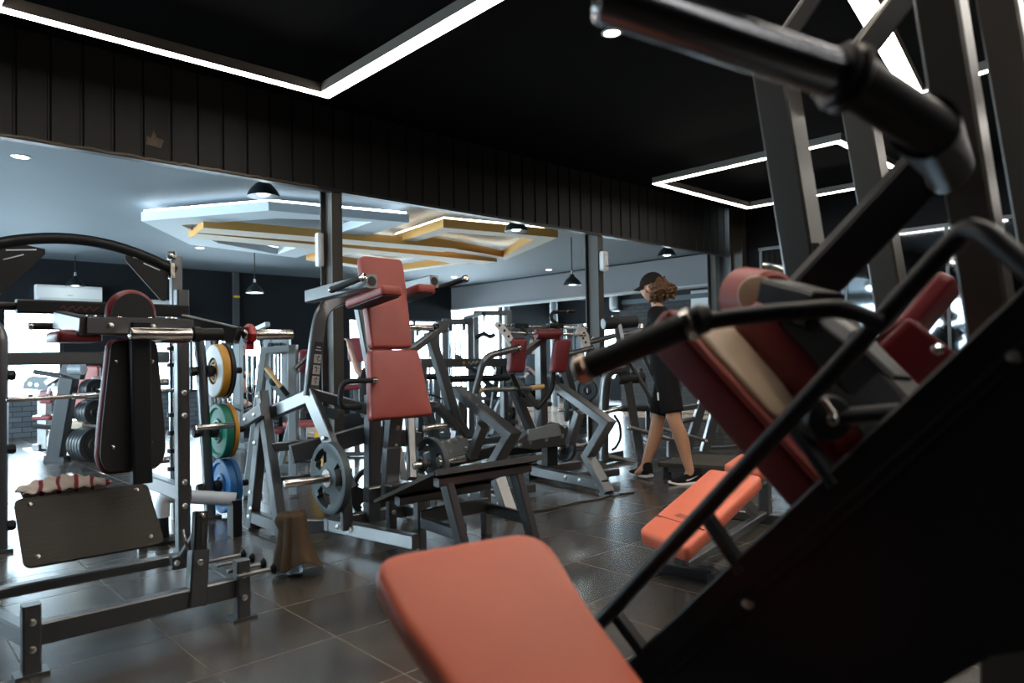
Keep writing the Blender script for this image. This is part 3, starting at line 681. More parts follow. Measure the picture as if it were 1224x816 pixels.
# ================================================================ arch-topped rack behind it
R = thing('power_rack', 'dark rack with arched top bar and round uprights behind the near left machine', 'rack', (1.3, 5.45, 0))
RY = 5.45
tube('plate_upright', R, METAL, [(1.985, RY, .02), (1.925, RY, 1.2), (1.90, RY, 1.4), (1.80, RY + .1, 1.48)], .04, .08, 18)
tube('plate_upright', R, METAL, [(.70, RY, .02), (.705, RY, 1.38), (.60, RY + .1, 1.49)], .04, .08, 18)
for x in (1.985, .70): sbox('foot_flange', (x - .06, RY - .07, 0), (x + .06, RY + .07, .02), METAL, R)
HOR = []
for z, xx in ((1.095, 1.931), (.64, 1.953), (.225, 1.974)):
    bar('weight_horn', R, BLACKM, (xx - .075, RY, z), (xx + .30, RY, z), .024); lathe('horn_collar', R, RUBBER, (xx + .035, RY, z), X, [(0, .025), (0, .045), (.04, .045), (.04, .025)], 18)
    lathe('horn_stud', R, BLACKM, (xx - .085, RY, z), X, [(0, .03), (.01, .036), (.04, .036), (.045, .025)], 8, .3); HOR.append((xx, z))
for z in (1.10, .635, .155):
    lathe('horn_stud', R, BLACKM, (.735, RY, z), X, [(0, .03), (.03, .034), (.045, .026)], 8, .3); bar('weight_horn', R, BLACKM, (.42, RY, z), (.68, RY, z), .024)
def arch(x): return 1.845 + .175 * (1 - ((x - 1.13) / .66) ** 2)
pts = [(x, RY + .12, arch(x)) for x in [.42 + (1.785 - .42) * i / 20 for i in range(21)]]
tube('arch_bar', R, BLACKM, pts, .038, 0, 18)
def gusset(sg, xc):
    pl = [(xc, 1.92), (xc - sg * .03, 1.62), (xc - sg * .06, 1.62), (xc - sg * .3, 1.90), (xc - sg * .3, 1.935), (xc - sg * .15, arch(xc - sg * .15) - .02)]
    hole = [(-.03, 1.78), (-.12, 1.86)]
    slabpts('gusset_plate', R, BLACKM, [V3(a, RY + .11, b) for a, b in pl], (0, .012, 0))
    for q in (.05, .12): beam('gusset_slot', R, PALE, (xc - sg * (.06 + q * .2), RY + .108, 1.80 + q * .9), (xc - sg * (.13 + q), RY + .108, 1.86 + q * .55), .004, .008)
gusset(1, 1.745); gusset(-1, .62 + .04)
beam('rear_upright', R, METAL, (1.80, RY + .15, 0), (1.80, RY + .15, 1.96), .075, .07, up=(0, 1, 0)); beam('rear_upright', R, METAL, (.44, RY + .15, 0), (.44, RY + .15, 1.96), .075, .07, up=(0, 1, 0))
lathe('top_clamp', R, STEEL, (1.755, RY + .1, 1.93), ZZ, [(0, .03), (.03, .035), (.06, .025)], 10)
sbox('clamp_block', (1.735, RY + .06, 1.79), (1.765, RY + .14, 1.90), STEEL, R)
tube('peg_rail', R, CHROME, [(1.715, RY, .2), (1.715, RY, 1.4)], .016)
for z in (1.25, 1.13, .77, .64, .51, .38, .27): lathe('rail_nut', R, BLACKM, (1.715, RY, z), ZZ, [(0, .03), (.03, .03)], 10, .3)
beam('lower_cross_beam', R, METAL, (.72, RY + .15, 1.205), (1.80, RY + .15, 1.205), .06, .085)
for z in (1.02, .45): bar('storage_horn', R, STEEL, (1.42, RY + .12, z), (1.77, RY + .12, z), .026); lathe('horn_ring', R, CLAMP, (1.84, RY + .12, z), X, [(0, .03), (.012, .03)], 14)
def disc(label, c, rr, t, m, face=None):
    p = thing('weight_plate', label, 'weight plate', c, 'coloured plates on the rack'); disc_plate('disc', p, m, c, X, rr, t)
    lathe('steel_hub', p, STEEL, Vector(c) - X * (t * .5 - .002), X, [(0, .05), (-.006, .045), (-.006, .027), (.0, .027)], 24, cap=False)
    if face: lathe('face_ring', p, face, Vector(c) - X * (t * .48), X, [(0, rr * .96), (-.006, rr * .94), (-.006, rr * .5), (0, rr * .48)], 36, cap=False)
    return p
(x1, z1), (x2, z2), (x3, z3) = HOR
disc('yellow weight plate with worn white face on the top horn of the rack', (x1 + .115, RY, z1 - .0), .205, .06, YELLOW, WHITEP)
disc('thin black plate behind the yellow plate on the top horn', (x1 + .165, RY, z1), .215, .03, BLKPLATE)
disc('green weight plate on the middle horn of the rack', (x2 + .11, RY, z2), .206, .06, GREEN)
disc('yellow plate behind the green one on the middle horn', (x2 + .165, RY, z2), .205, .035, YELLOW)
disc('blue weight plate on the lowest horn of the rack', (x3 + .11, RY, z3), .206, .055, BLUE)
disc('second blue plate pressed behind the first on the lowest horn', (x3 + .16, RY, z3), .205, .04, BLUE)
b = thing('barbell', 'steel barbell racked level behind the near left machine', 'barbell', (1.1, RY - .05, .945))
bar('bar_shaft', b, STEEL, (.72, RY - .06, .945), (1.75, RY - .06, .965), .015); bar('bar_sleeve', b, CHROME, (1.08, RY - .06, .952), (1.22, RY - .06, .955), .021)
# white bent tube stand near the foot of the rack
w = thing('tube_stand', 'white bent tube on a small black base beside the rack column', 'stand', (1.6, 4.9, 0))
q0, q1 = U(184, 619, 1.50), U(216, 612, 1.72)
tube('bent_tube', w, WHITEBLUE, [(1.50, 4.95, .16), (1.50, 4.95, .30), (1.9, 4.75, .24)], .045, .12, 16)
lathe('base_disc', w, BLACKM, (1.50, 4.95, 0), ZZ, [(0, .12), (.02, .12), (.03, .04), (.17, .035)], 20); sbox('end_foot', (1.86, 4.7, 0), (1.92, 4.8, .24), BLACKM, w)

# ================================================================ towel over a bottle
T = V3(1.765, 3.63, 0)
bt = thing('water_bottle', 'clear crumpled plastic bottle standing under the brown towel', 'bottle', T)
lathe('bottle_body', bt, CLEAR, T, ZZ, [(0, .03), (.004, .044), (.05, .048), (.06, .044), (.11, .048), (.2, .046), (.25, .026), (.27, .016)], 22, .8)
lathe('bottle_cap', bt, WHITEP, T + V3(0, 0, .265), ZZ, [(0, .018), (.02, .018)], 14)
vv = []; nr, na = 22, 64
for j in range(nr + 1):
    s = j / nr
    for i in range(na):
        q = 2 * PI * i / na
        fold = math.sin(q * 3 + .6) * .5 + math.sin(q * 7 + 1) * .25 + math.sin(q * 5 + 2.2 + s) * .25
        if s < .18: r = .056 * math.sin(s / .18 * PI / 2); z = .312 + .012 * (1 - s / .18) + .004 * math.sin(3 * q)
        else:
            k = (s - .18) / .82; r = .058 + .040 * k ** 1.3 + fold * (.010 + .032 * k); z = .312 * (1 - k) + .022 + .018 * max(0, math.sin(q * 2 + .9)) * k + .075 * max(0, math.cos(q + 1.6)) ** 5 * k ** 3
        flare = max(0, math.cos(q - (-.75))) ** 3 * .07 * max(0, s - .55) / .45
        knot = .032 * max(0, math.cos(q - 2.6)) ** 4 * max(0, 1 - abs(s - .26) / .14)
        r += flare + knot
        vv.append(T + V3(math.cos(q) * r, math.sin(q) * r, max(.006, z) + .006 * noise.noise(Vector((q * 2, s * 6, 0)))))
tw = mk('towel', vv, [(j * na + i, j * na + (i + 1) % na, (j + 1) * na + (i + 1) % na, (j + 1) * na + i) for j in range(nr) for i in range(na)] + [tuple(range(na))], TOWEL, None, 3, origin=T)
sm = tw.modifiers.new('thick', 'SOLIDIFY'); sm.thickness = .005; sm.offset = 1
tag(tw, 'brown terry towel draped over a bottle on the floor', 'towel')

# ================================================================ centre machine with red head, back and shoulder pads
C = thing('squat_machine', 'upright plate-loaded squat machine with three red pads and a sloped foot platform', XM, (2.6, 4.1, 0))
CX = 2.575
def mir(p, c=CX): return V3(2 * c - p[0], p[1], p[2])
# pads: lower, upper, head (one tilted plane)
p0, p1 = V3(2.565, 3.80, .775), V3(2.575, 4.02, 1.82)
ey = (p1 - p0).normalized(); en = V3(0, -1, 0); en = (en - ey * en.dot(ey)).normalized(); ex = X
LL = (p1 - p0).length
pl = rpoly([(-.235, 0), (.235, 0), (.185, .445), (-.185, .445)], .035)
pad('back_pad', C, RED, p0, ex, ey, en, pl, .062, r=.02)
slab('pad_board', C, PALE, p0 - en * .012, ex, ey, en, inset(pl, .01), .012)
pu = rpoly([(-.158, .455), (.155, .455), (.165, 1.0), (.158, LL + .0), (-.158, LL), (-.165, 1.0)], [.035, .035, .05, .035, .035, .05])
pad('head_pad', C, RED, p0 + X * -.01, ex, ey, en, pu, .06, r=.02)
slab('pad_board', C, PALE, p0 + X * -.01 - en * .012, ex, ey, en, inset(pu, .01), .012)
beam('spine_tube', C, METAL, p0 + ey * .02 - en * .05, p0 + ey * 1.0 - en * .05, .07, .06, up=(0, 1, 0))
# shoulder yokes: pads over the shoulders with box arms and hand grips
for sg in (-1, 1):
    q = lambda x, y, z: V3(CX + sg * x, y, z)
    u0, y0, y1, zr = ((2.29, 3.98, 3.54, 1.485), (2.76, 4.17, 3.83, 1.56))[sg > 0]
    ef = V3(0, -1, .13).normalized(); eu = X.cross(ef); eu = eu if eu.z > 0 else -eu
    pad('shoulder_pad', C, RED, (u0, y0, zr), X, ef, eu, rpoly([(0, 0), (.15, 0), (.15, y0 - y1), (0, y0 - y1)], .03), .058, r=.018)
    slab('pad_board', C, BACKING, V3(u0, y0, zr) - eu * .008, X, ef, eu, rpoly([(.012, .012), (.138, .012), (.138, y0 - y1 - .012), (.012, y0 - y1 - .012)], .03), .008)
    a0, a1 = ((V3(2.25, 4.36, 1.585), V3(2.28, 3.64, 1.625)), (V3(2.92, 4.36, 1.655), V3(2.94, 3.90, 1.69)))[sg > 0]
    beam('shoulder_arm', C, METAL, a0, a1, .075, .085); lathe('arm_cap', C, RUBBER, a1, a1 - a0, [(0, .03), (.003, .029)], 18)
    beam('arm_bracket', C, METAL, a0, V3(2.575, 4.3, 1.60), .05, .06)
    g0, g1 = ((V3(2.13, 3.84, 1.585), V3(2.20, 3.63, 1.638)), (V3(3.08, 4.10, 1.655), V3(3.11, 3.79, 1.703)))[sg > 0]
    gd = (g1 - g0).normalized()
    tube('hand_grip', C, GRIP, [g0, g1], .019); lathe('grip_end', C, STEEL, g1, gd, [(0, .02), (.008, .026), (.028, .026), (.032, .018), (.032, .008), (.028, .001)], 18)
    lathe('grip_end', C, STEEL, g0 - gd * .02, gd, [(0, .018), (.02, .023)], 14)
    tube('grip_stalk', C, BLACKM, [g0, a0.lerp(a1, .45)], .012)
beam('yoke_post', C, METAL, (2.575, 4.1, 1.0), (2.575, 4.3, 1.62), .07, .06, up=(0, 1, 0))
# carriage arm that runs from the yoke to the left and down to the weight lever, with its placard
m0 = [Vv(434, 350, 4.28), Vv(402, 362, 4.26), Vv(386, 378, 4.25), Vv(380, 410, 4.25), Vv(371, 470, 4.25)]
m0 = [V3(2.52, 4.12, 1.585), V3(2.42, 4.25, 1.58), V3(2.28, 4.25, 1.50), V3(2.235, 4.25, 1.3), V3(2.19, 4.25, .93)]
arm = bent('carriage_arm', C, METAL, m0, .085, .06, up=(0, -1, 0), r=.1)
def onarm(t): return V3(2.235, 4.25, 1.3).lerp(V3(2.19, 4.25, .93), t)
ad = (V3(2.235, 4.25, 1.3) - V3(2.19, 4.25, .93)).normalized()
sd = ad.cross(V3(0, 1, 0)); fn = V3(0, -1, 0)
PLC = mat('placard_print', (.62, .56, .5), .5); INK = mat('placard_ink', (.05, .045, .045), .6)
def quad(name, parent, c, e1, e2, w, h, n, m, t=.0012): return slab(name, parent, m, c, e1, e2, n, [(-w / 2, -h / 2), (w / 2, -h / 2), (w / 2, h / 2), (-w / 2, h / 2)], t)
sx = V3(1, 0, 0) - ad * ad.x; sx.normalize()
pc0 = V3(0, -.0431, 0)
quad('placard', C, onarm(.42) + pc0 * 1.0, sx, ad, .058, .27, fn, INK)
for i in range(3):
    c = onarm(.35 + .19 * i) + V3(0, -.0445, 0); pn = quad('placard_panel', C, c, sx, ad, .05, .058, fn, PLC)
    # figure in mid squat: head, body, thigh, shin, bar
    s = -1 if i % 2 else 1
    lathe('figure_head', pn, INK, c + V3(.0, -.001, 0) + ad * .017 + sx * .006 * s, fn, [(0, .005), (.001, .005)], 10)
    for (a, b, c2, d) in ((.004, .012, -.006, -.004), (-.006, -.004, .008, -.008), (.008, -.008, -.002, -.022), (-.015, .010, .018, .010)):
        beam('figure_limb', pn, INK, c + V3(0, -.0015, 0) + sx * a * s + ad * b, c + V3(0, -.0015, 0) + sx * c2 * s + ad * d, .001, .004)
    if i == 0: quad('red_mark', pn, c + V3(0, -.0015, 0) + sx * .015 - ad * .012, sx, ad, .008, .008, fn, CLAMP)
bt2 = None
for k, w_ in ((.15, .03), (.20, .044)): quad('placard_heading', C, onarm(k) + V3(0, -.0445, 0), sx, ad, w_, .006, fn, WHITEM)
beam('carriage_strut', C, METAL, (2.19, 4.25, .95), (2.50, 4.06, .83), .06, .07)
tube('seat_handle', C, GRIP, [(2.36, 3.76, 1.03), (2.19, 3.85, 1.03), (2.19, 3.88, .87), (2.36, 3.92, .86)], .017, .06)
lathe('handle_end', C, STEEL, (2.355, 3.762, 1.03), (1, -.5, 0), [(0, .02), (.02, .022), (.03, .015)], 14)
# A-frames that carry the weight levers
for sg in (-1, 1):
    q = lambda x, y, z: V3(CX + sg * x, y, z)
    beam('a_frame_leg', C, METAL, q(.495, 4.92, .01), q(.495, 4.71, .86), .065, .085, up=(0, 1, 0))
    beam('a_frame_leg', C, METAL, q(.495, 4.44, .01), q(.495, 4.74, .95), .065, .085, up=(0, 1, 0))
    beam('a_frame_tie', C, METAL, q(.495, 4.90, .075), q(.495, 4.46, .075), .06, .085)
    for y in (4.92, 4.44): sbox('foot_flange', (min(q(.44, 0, 0).x, q(.55, 0, 0).x), y - .07, 0), (max(q(.44, 0, 0).x, q(.55, 0, 0).x), y + .07, .012), METAL, C)
    for y, z in ((4.735, .92), (4.73, .80), (4.79, .60), (4.87, .25), (4.9, .08), (4.86, .14)): bolt(C, q(.53, y, z), X * sg, .013)
    # lever: rear stub, pivot and forward arm that drops to the horn
    beam('weight_lever', C, METAL, q(.55, 4.88, .75), q(.55, 4.60, .84), .035, .09)
    bolt(C, q(.57, 4.85, .76), X * sg, .012); bolt(C, q(.57, 4.7, .80), X * sg, .012)
    bar('stub_horn', C, STEEL, q(.6, 4.95, .72), q(.86, 4.95, .72), .02)
    bent('weight_lever', C, METAL, [q(.46, 4.70, .80), q(.385, 4.25, .93), q(.24, 4.02, .34)], .09, .055, up=(1, 0, 0), r=0)
    bolt(C, q(.36, 4.14, .66), X * sg, .012)
    bar('weight_horn', C, STEEL, q(.24, 4.0, .43), q(.69, 4.0, .43), .024)
    lathe('horn_collar', C, METAL, q(.30, 4.0, .43), X * sg, [(0, .025), (0, .045), (.025, .045), (.025, .025)], 18)
    beam('pivot_link', C, METAL, q(.36, 4.42, .86), q(.1, 4.42, .78), .06, .07)
    # rubber-topped stop post and curved bracket below
    bent('stop_bracket', C, METAL, [q(.30, 3.96, .10), q(.30, 3.96, .2), q(.29, 4.0, .36), q(.30, 4.02, .36)], .07, .05, up=(0, 1, 0), r=.06)
# frame: floor beams, centre post, cross members
beam('floor_beam', C, METAL, (2.275, 4.20, .10), (2.40, 3.40, .10), .06, .085)
beam('floor_beam', C, METAL, (2.875, 4.20, .10), (2.75, 3.40, .10), .06, .085)
beam('floor_cross', C, METAL, (2.08, 4.45, .085), (2.3, 4.19, .085), .06, .085); beam('floor_cross', C, METAL, (3.07, 4.45, .085), (2.85, 4.19, .085), .06, .085)
beam('floor_cross', C, METAL, (2.25, 4.18, .10), (2.9, 4.18, .10), .06, .08)
for p in ((2.300, 4.06, .105), (2.32, 3.93, .105)): bolt(C, V3(p[0] - .035, p[1], p[2]), -X, .013)
beam('centre_post', C, METAL, (2.575, 4.15, .08), (2.575, 4.12, .92), .09, .08, up=(0, 1, 0))
beam('front_post', C, METAL, (2.50, 3.80, .06), (2.50, 3.80, .28), .055, .055, up=(0, 1, 0)); beam('front_beam', C, METAL, (2.32, 3.80, .33), (2.56, 3.80, .33), .07, .09); bolt(C, (2.5, 3.77, .2), -Y, .012)
beam('carriage_post', C, METAL, (2.575, 3.93, .42), (2.575, 3.86, .80), .10, .07, up=(0, 1, 0))
for z in (.72, .60, .52): bolt(C, (2.585, 3.845 + (.72 - z) * .18, z), -Y, .016)
beam('stop_post', C, METAL, (2.42, 3.70, .30), (2.42, 3.66, .62), .10, .06, up=(0, 1, 0))
sbox('stop_tray', (2.36, 3.58, .40), (2.5, 3.68, .412), METAL, C)
beam('cross_arm', C, METAL, (2.08, 4.3, .56), (2.575, 4.2, .66), .06, .12); beam('cross_arm', C, METAL, (3.07, 4.3, .56), (2.575, 4.2, .66), .06, .12)
beam('cross_arm', C, METAL, (2.09, 4.60, .58), (2.5, 4.3, .62), .05, .06); beam('cross_arm', C, METAL, (2.09, 4.62, .34), (2.55, 4.35, .38), .05, .06)
# sloped foot platform with four legs
g0, g1 = V3(2.255, 3.62, .31), V3(2.29, 3.08, .535); gx = V3(1, -.02, 0).normalized(); gy = (g1 - g0).normalized(); gn = gx.cross(gy); gn = gn if gn.z > 0 else -gn
pf = slab('platform', C, TREAD, g0, gx, gy, gn, rpoly([(0, 0), (.83, 0), (.85, .585), (.02, .585)], .02), .02)
for y, z in ((.12, 0), (.50, 0)):
    a = g0 + gy * y - gn * .028 + gx * .08; beam('platform_rail', C, METAL, a, a + gx * .70, .055, .05)
slab('platform_edge', C, RUBBER, g0 + gy * .586 - gn * .012, gx, gy, gn, [(0.02, 0), (.85, 0), (.85, .012), (.02, .012)], .034)
for x in (2.47, 3.0):
    beam('platform_leg', C, METAL, (x + .04, 3.06, .0), (x - .03, 3.16, .485), .055, .075, up=(0, 1, 0)); beam('platform_leg', C, METAL, (x + .08, 3.56, 0), (x + .06, 3.54, .34), .06, .055, up=(0, 1, 0))
    beam('leg_tie', C, METAL, (x + .03, 3.1, .17), (x + .075, 3.55, .17), .04, .07)
beam('leg_tie', C, METAL, (2.52, 3.53, .2), (3.06, 3.53, .2), .04, .09)
P1 = thing('weight_plate', 'slate weight plate with three grip holes on the left horn of the red padded machine', 'weight plate', (2.188, 4.0, .43)); disc_plate('disc', P1, PLATE, (2.188, 4.0, .43), X, .222, .05, False)
lathe('hub_ring', P1, STEEL, (2.163, 4.0, .43), X, [(0, .06), (-.004, .055), (-.004, .027), (0, .027)], 24, cap=False)
P2_ = thing('weight_plate', 'smaller slate weight plate on the right horn of the red padded machine', 'weight plate', (2.967, 4.0, .43)); disc_plate('disc', P2_, PLATE, (2.967, 4.0, .43), X, .18, .045, False)
P3_ = thing('weight_plate', 'black weight plate standing low behind the foot platform with a faint number', 'weight plate', (2.80, 4.47, .2)); disc_plate('disc', P3_, BLKPLATE, (2.80, 4.47, .2), V3(.2, 1, 0), .19, .04, False)

# ================================================================ two plate-loaded row machines with cranked front legs
def hz(a, b): return Vector((b[0] - a[0], b[1] - a[1], 0)).normalized()
dD = V3(.15, .988, 0).normalized(); nD = V3(dD.y, -dD.x, 0)          # nD points to +x
def row_machine(px_leg, label, strutpx, width=.62):
    f0 = Z(*px_leg[-1]); f0.z = 0
    t = thing('row_machine', label, XM, f0)
    L = [W(x, y, f0, dD) for x, y in px_leg]; L[-1].z = .012
    bent('cranked_leg', t, METAL, L, .075, .10, up=nD)
    sbox('foot_flange', (f0.x - .05, f0.y - .08, 0), (f0.x + .05, f0.y + .06, .012), METAL, t)
    back = f0 + dD * 1.12
    beam('base_beam', t, METAL, f0 + V3(0, 0, .075) + dD * .03, back + V3(0, 0, .075), .07, .09)
    for s in (.1, .33, .52): bolt(t, f0 + dD * s + V3(0, 0, .08) - nD * .036, -nD, .015)
    sbox('base_end', (back.x - .055, back.y - .05, 0), (back.x + .055, back.y + .07, .13), BLACKM, t)
    s0, s1 = W(*strutpx[0], f0, dD), W(*strutpx[1], f0, dD)
    beam('leg_strut', t, METAL, s0, s1, .07, .08, up=nD)
    for q in (0, 1):
        o = back + nD * (width * (q - .0) * .0) 
    f1 = f0 + nD * width + dD * .55
    beam('base_cross', t, METAL, back + V3(0, 0, .06), back + nD * width + V3(0, 0, .06), .07, .08)
    beam('base_beam', t, METAL, f0 + dD * .55 + V3(0, 0, .06), f1 + V3(0, 0, .06), .06, .07)
    return t, f0, back, L
D3, f3, b3, L3 = row_machine([(669, 463), (727, 505), (703, 545), (727, 591)], 'plate-loaded row machine with twin dark red pads and cranked leg, left of the second column', [(693, 492), (681, 530)])
D2, f2, b2, L2 = row_machine([(546, 466), (612, 519), (590, 556), (610, 617)], 'plate-loaded row machine with cranked leg directly right of the red padded machine', [(578, 508), (564, 545)])
for x, t in ((.25, 0), (.45, 1)):
    beam('warning_label', D2, (CLAMP if t == 0 else PALE), L2[0].lerp(L2[1], x) - nD * .0385, L2[0].lerp(L2[1], x + (.02 if t else .05)) - nD * .0385, .001, .09, up=(0, 0, 1))
def at(px, py, base, along=0.0, across=0.0):
    p = base + dD * along + nD * across; return W(px, py, p, nD) if False else W(px, py, p, dD)
# --- parts of the far one of the pair (D3), on the plane half a seat away
c3 = f3 + dD * .75
def K(px, py, off=0.0): return N(px, py, c3 + dD * off, CAMF)        # facing plane through the middle of the machine
def Kb(px, py, off=0.0): 
    return N(px, py, c3 + dD * off, (dD.x, dD.y, 0))
for (a, b, w, h) in (((610, 455), (634, 513), .075, .09), ((622, 479), (642, 482), .07, .09), ((669, 420), (693, 500), .07, .08)):
    pa, pb = Kb(*a, .35), Kb(*b, .35); beam('rear_frame_tube', D3, METAL, pa, pb, w, h, up=dD)
a, b = Kb(636, 540, .2), Kb(646, 404, .3); beam('upright', D3, METAL, V3(b.x, b.y, .08), b, .08, .1, up=dD)
beam('upper_arm', D3, METAL, Kb(618, 428, .2), Kb(650, 404, .2), .05, .09, up=dD)
# weight carrier with its skirt
q = [Kb(x, y, -.1) for x, y in ((620, 526), (632, 517), (657, 512), (667, 505), (682, 517), (682, 530), (640, 537), (622, 535))]
slabpts('weight_carrier', D3, METAL, q, dD * .12)
q2 = [Kb(x, y, -.12) for x, y in ((632, 514), (667, 505), (672, 520), (632, 527))]; slabpts('carrier_lid', D3, GREYM, q2, dD * .03)
for x, y in ((634, 529), (653, 525), (672, 521), (622, 532)): bolt(D3, Kb(x, y, -.1), -dD, .016)
beam('carrier_post', D3, BLACKM, Kb(657, 556, 0), Kb(657, 533, 0), .12, .1, up=dD)
beam('carrier_beam', D3, BLACKM, Kb(600, 540, .3), Kb(655, 534, .3), .07, .09, up=dD)
disc_w = thing('weight_plate', 'small black plate low beside the weight carrier of the twin padded row machine', 'weight plate', Kb(675, 535, .2))
p = Kb(675, 535, .2); disc_plate('disc', disc_w, BLKPLATE, p, X, .135, .05); bar('weight_horn', D3, STEEL, p - X * .1, p + X * .3, .022)
# pads
def chest_pad(tt, px0, px1, label=None, m=MAROON, off=0):
    """px0 top centre, px1 bottom centre"""
    a, b = Kb(*px0, off), Kb(*px1, off); e = (a - b).normalized(); l = (a - b).length; exx = nD; en = exx.cross(e); en = en if en.y < 0 else -en
    pad('chest_pad', tt, m, b, exx, e, en, rpoly([(-.085, 0), (.085, 0), (.085, l), (-.085, l)], .035), .07, r=.025)
    for s in (.42, .62): beam('pad_seam', tt, BACKING, b + e * l * s + en * .0775 - exx * .075, b + e * l * s + en * .0775 + exx * .075, .003, .003)
chest_pad(D3, (617, 404), (614, 445)); chest_pad(D3, (670, 405), (664, 445))
a, b = Kb(640, 399.5, .05), Kb(668, 399, .05); e = (b - a).normalized()
pr = (b - a).length; lathe('roller_pad', D3, MAROON, a, e, [(0, .02), (0, .04), (.01, .048), (pr - .01, .048), (pr, .04), (pr, .02)], 24)
for y0, x0, x1, o in ((391, 600, 702, .12), (399, 604, 700, .05)):
    bar('slide_rod', D3, STEEL, Kb(x0, y0 - 2, o), Kb(x1, y0 + 1.5, o), .014)
for x in (622, 664): beam('rod_block', D3, BLACKM, Kb(x - 9, 389, .1), Kb(x + 8, 389.5, .1), .06, .045); beam('rod_block', D3, BLACKM, Kb(x + 1, 391, .08), Kb(x + 8, 400, .05), .03, .05, up=dD)
def arcplate(c, pts, th):
    v = [Kb(x, y, c) for x, y in pts]; o = slabpts('index_plate', D3, WHITEP, v, dD * .02)
    return o
arc1 = [(594, 384), (602, 388), (609, 396), (614, 405), (617, 418), (612, 420), (608, 411), (603, 402), (597, 394), (592, 389)]
ap = arcplate(-.05, arc1, 1)
for x, y in ((597, 389), (603, 395), (608, 402), (611, 409)): lathe('index_hole', ap, BACKING, Kb(x, y, -.052), -dD, [(0, .013), (.003, .012)], 12)
arc2 = [(692, 388), (699, 392), (704, 400), (706, 416), (696, 418), (693, 404), (689, 398)]
ap = arcplate(.05, arc2, 1)
for x, y in ((697, 404), (700, 409), (698, 398)): lathe('index_hole', ap, BACKING, Kb(x, y, .048), -dD, [(0, .013), (.003, .012)], 12)
tube('pull_handle', D3, METAL, [Kb(618, 416, -.1), Kb(579, 426, -.1), Kb(568, 470, -.05)], .03, .1); lathe('handle_end', D3, STEEL, Kb(616.5, 416.5, -.1), Kb(618, 416, -.1) - Kb(579, 426, -.1), [(0, .025), (.02, .032), (.04, .032), (.045, .02)], 16)
tube('pull_handle', D3, METAL, [Kb(706, 416, 0), Kb(676, 424, .05)], .026); lathe('handle_end', D3, STEEL, Kb(705, 416.3, 0), nD, [(0, .022), (.03, .03), (.035, .02)], 16)
bar('foot_bar', D3, METAL, Kb(575, 466, .0), Kb(636, 464, .0), .022); bar('wooden_grip', D3, WOOD, Kb(634, 464, 0), Kb(650, 461.5, 0), .024); lathe('wooden_cap', D3, WOOD, Kb(573.5, 466.3, 0), nD, [(0, .018), (.02, .024), (.03, .022)], 14)
tube('pad_stem', D3, BLACKM, [Kb(612, 446, 0), Kb(622, 473, 0)], .024); tube('pad_stem', D3, BLACKM, [Kb(661, 444, 0), Kb(660, 466, 0), Kb(642, 488, 0)], .026, .12)
beam('v_brace', D3, METAL, Kb(616, 452, .1), Kb(644, 488, .05), .05, .05, up=dD); beam('v_brace', D3, METAL, Kb(664, 448, .1), Kb(670, 472, .1), .05, .05, up=dD)
tube('high_handle', D3, BLACKM, [Kb(686, 372, .35), Kb(660, 373, .35), Kb(658, 381, .35), Kb(672, 391, .3)], .018, .05); lathe('handle_end', D3, STEEL, Kb(676, 372.5, .35), nD, [(0, .018), (.02, .02)], 12)
# --- parts of the near one of the pair (D2): high horn, leaning arm, carrier plate
c2 = f2 + dD * .62
def J(px, py, off=0.0): return N(px, py, c2 + dD * off, (dD.x, dD.y, 0))
bar('weight_horn', D2, STEEL, J(483.5, 391), J(520, 392), .024); lathe('horn_collar', D2, BLACKM, J(518, 392), nD, [(0, .026), (0, .034), (.04, .034), (.04, .026)], 16)
beam('lever_head', D2, METAL, J(522, 392), J(532, 390), .09, .09)
bent('lever_arm', D2, METAL, [J(532, 388), J(490, 420), J(474, 423)], .05, .10, up=dD, r=.04)
bent('lever_column', D2, METAL, [J(513, 397), J(545, 502), J(557, 519)], .07, .085, up=dD, r=.04)
bar('weight_horn', D2, STEEL, J(506, 512), J(545, 507), .024); lathe('horn_collar', D2, METAL, J(540, 508), nD, [(0, .026), (0, .036), (.05, .036), (.05, .026)], 16)
beam('link_bar', D2, METAL, J(498, 486, .1), J(522, 486, .05), .06, .085); beam('link_bar', D2, METAL, J(522, 484), J(546, 512), .05, .10, up=dD)
beam('rear_leg', D2, METAL, J(498, 447, .3), J(520, 525, .3), .07, .085, up=dD); b_ = J(497, 560, .4); beam('rear_leg', D2, METAL, J(505, 430, .4), V3(b_.x, b_.y, .03), .06, .08, up=dD)
cp = [J(x, y, -.02) for x, y in ((526, 530), (556, 518), (564, 541), (532, 548))]; slabpts('carrier_plate', D2, GREYM, cp, dD * .02)
for x, y in ((529, 530), (537, 528), (544, 526), (551, 524), (539, 540), (557, 536)): bolt(D2, J(x, y, -.022), -dD, .015)
beam('carrier_beam', D2, BLACKM, J(557, 547, .1), J(605, 535, .1), .06, .085); beam('carrier_beam', D2, BLACKM, J(520, 556, .2), J(557, 547, .2), .06, .085)
beam('rear_upright', D2, METAL, V3(*J(540, 580, .5).xy, .03), J(552, 462, .5), .08, .09, up=dD)
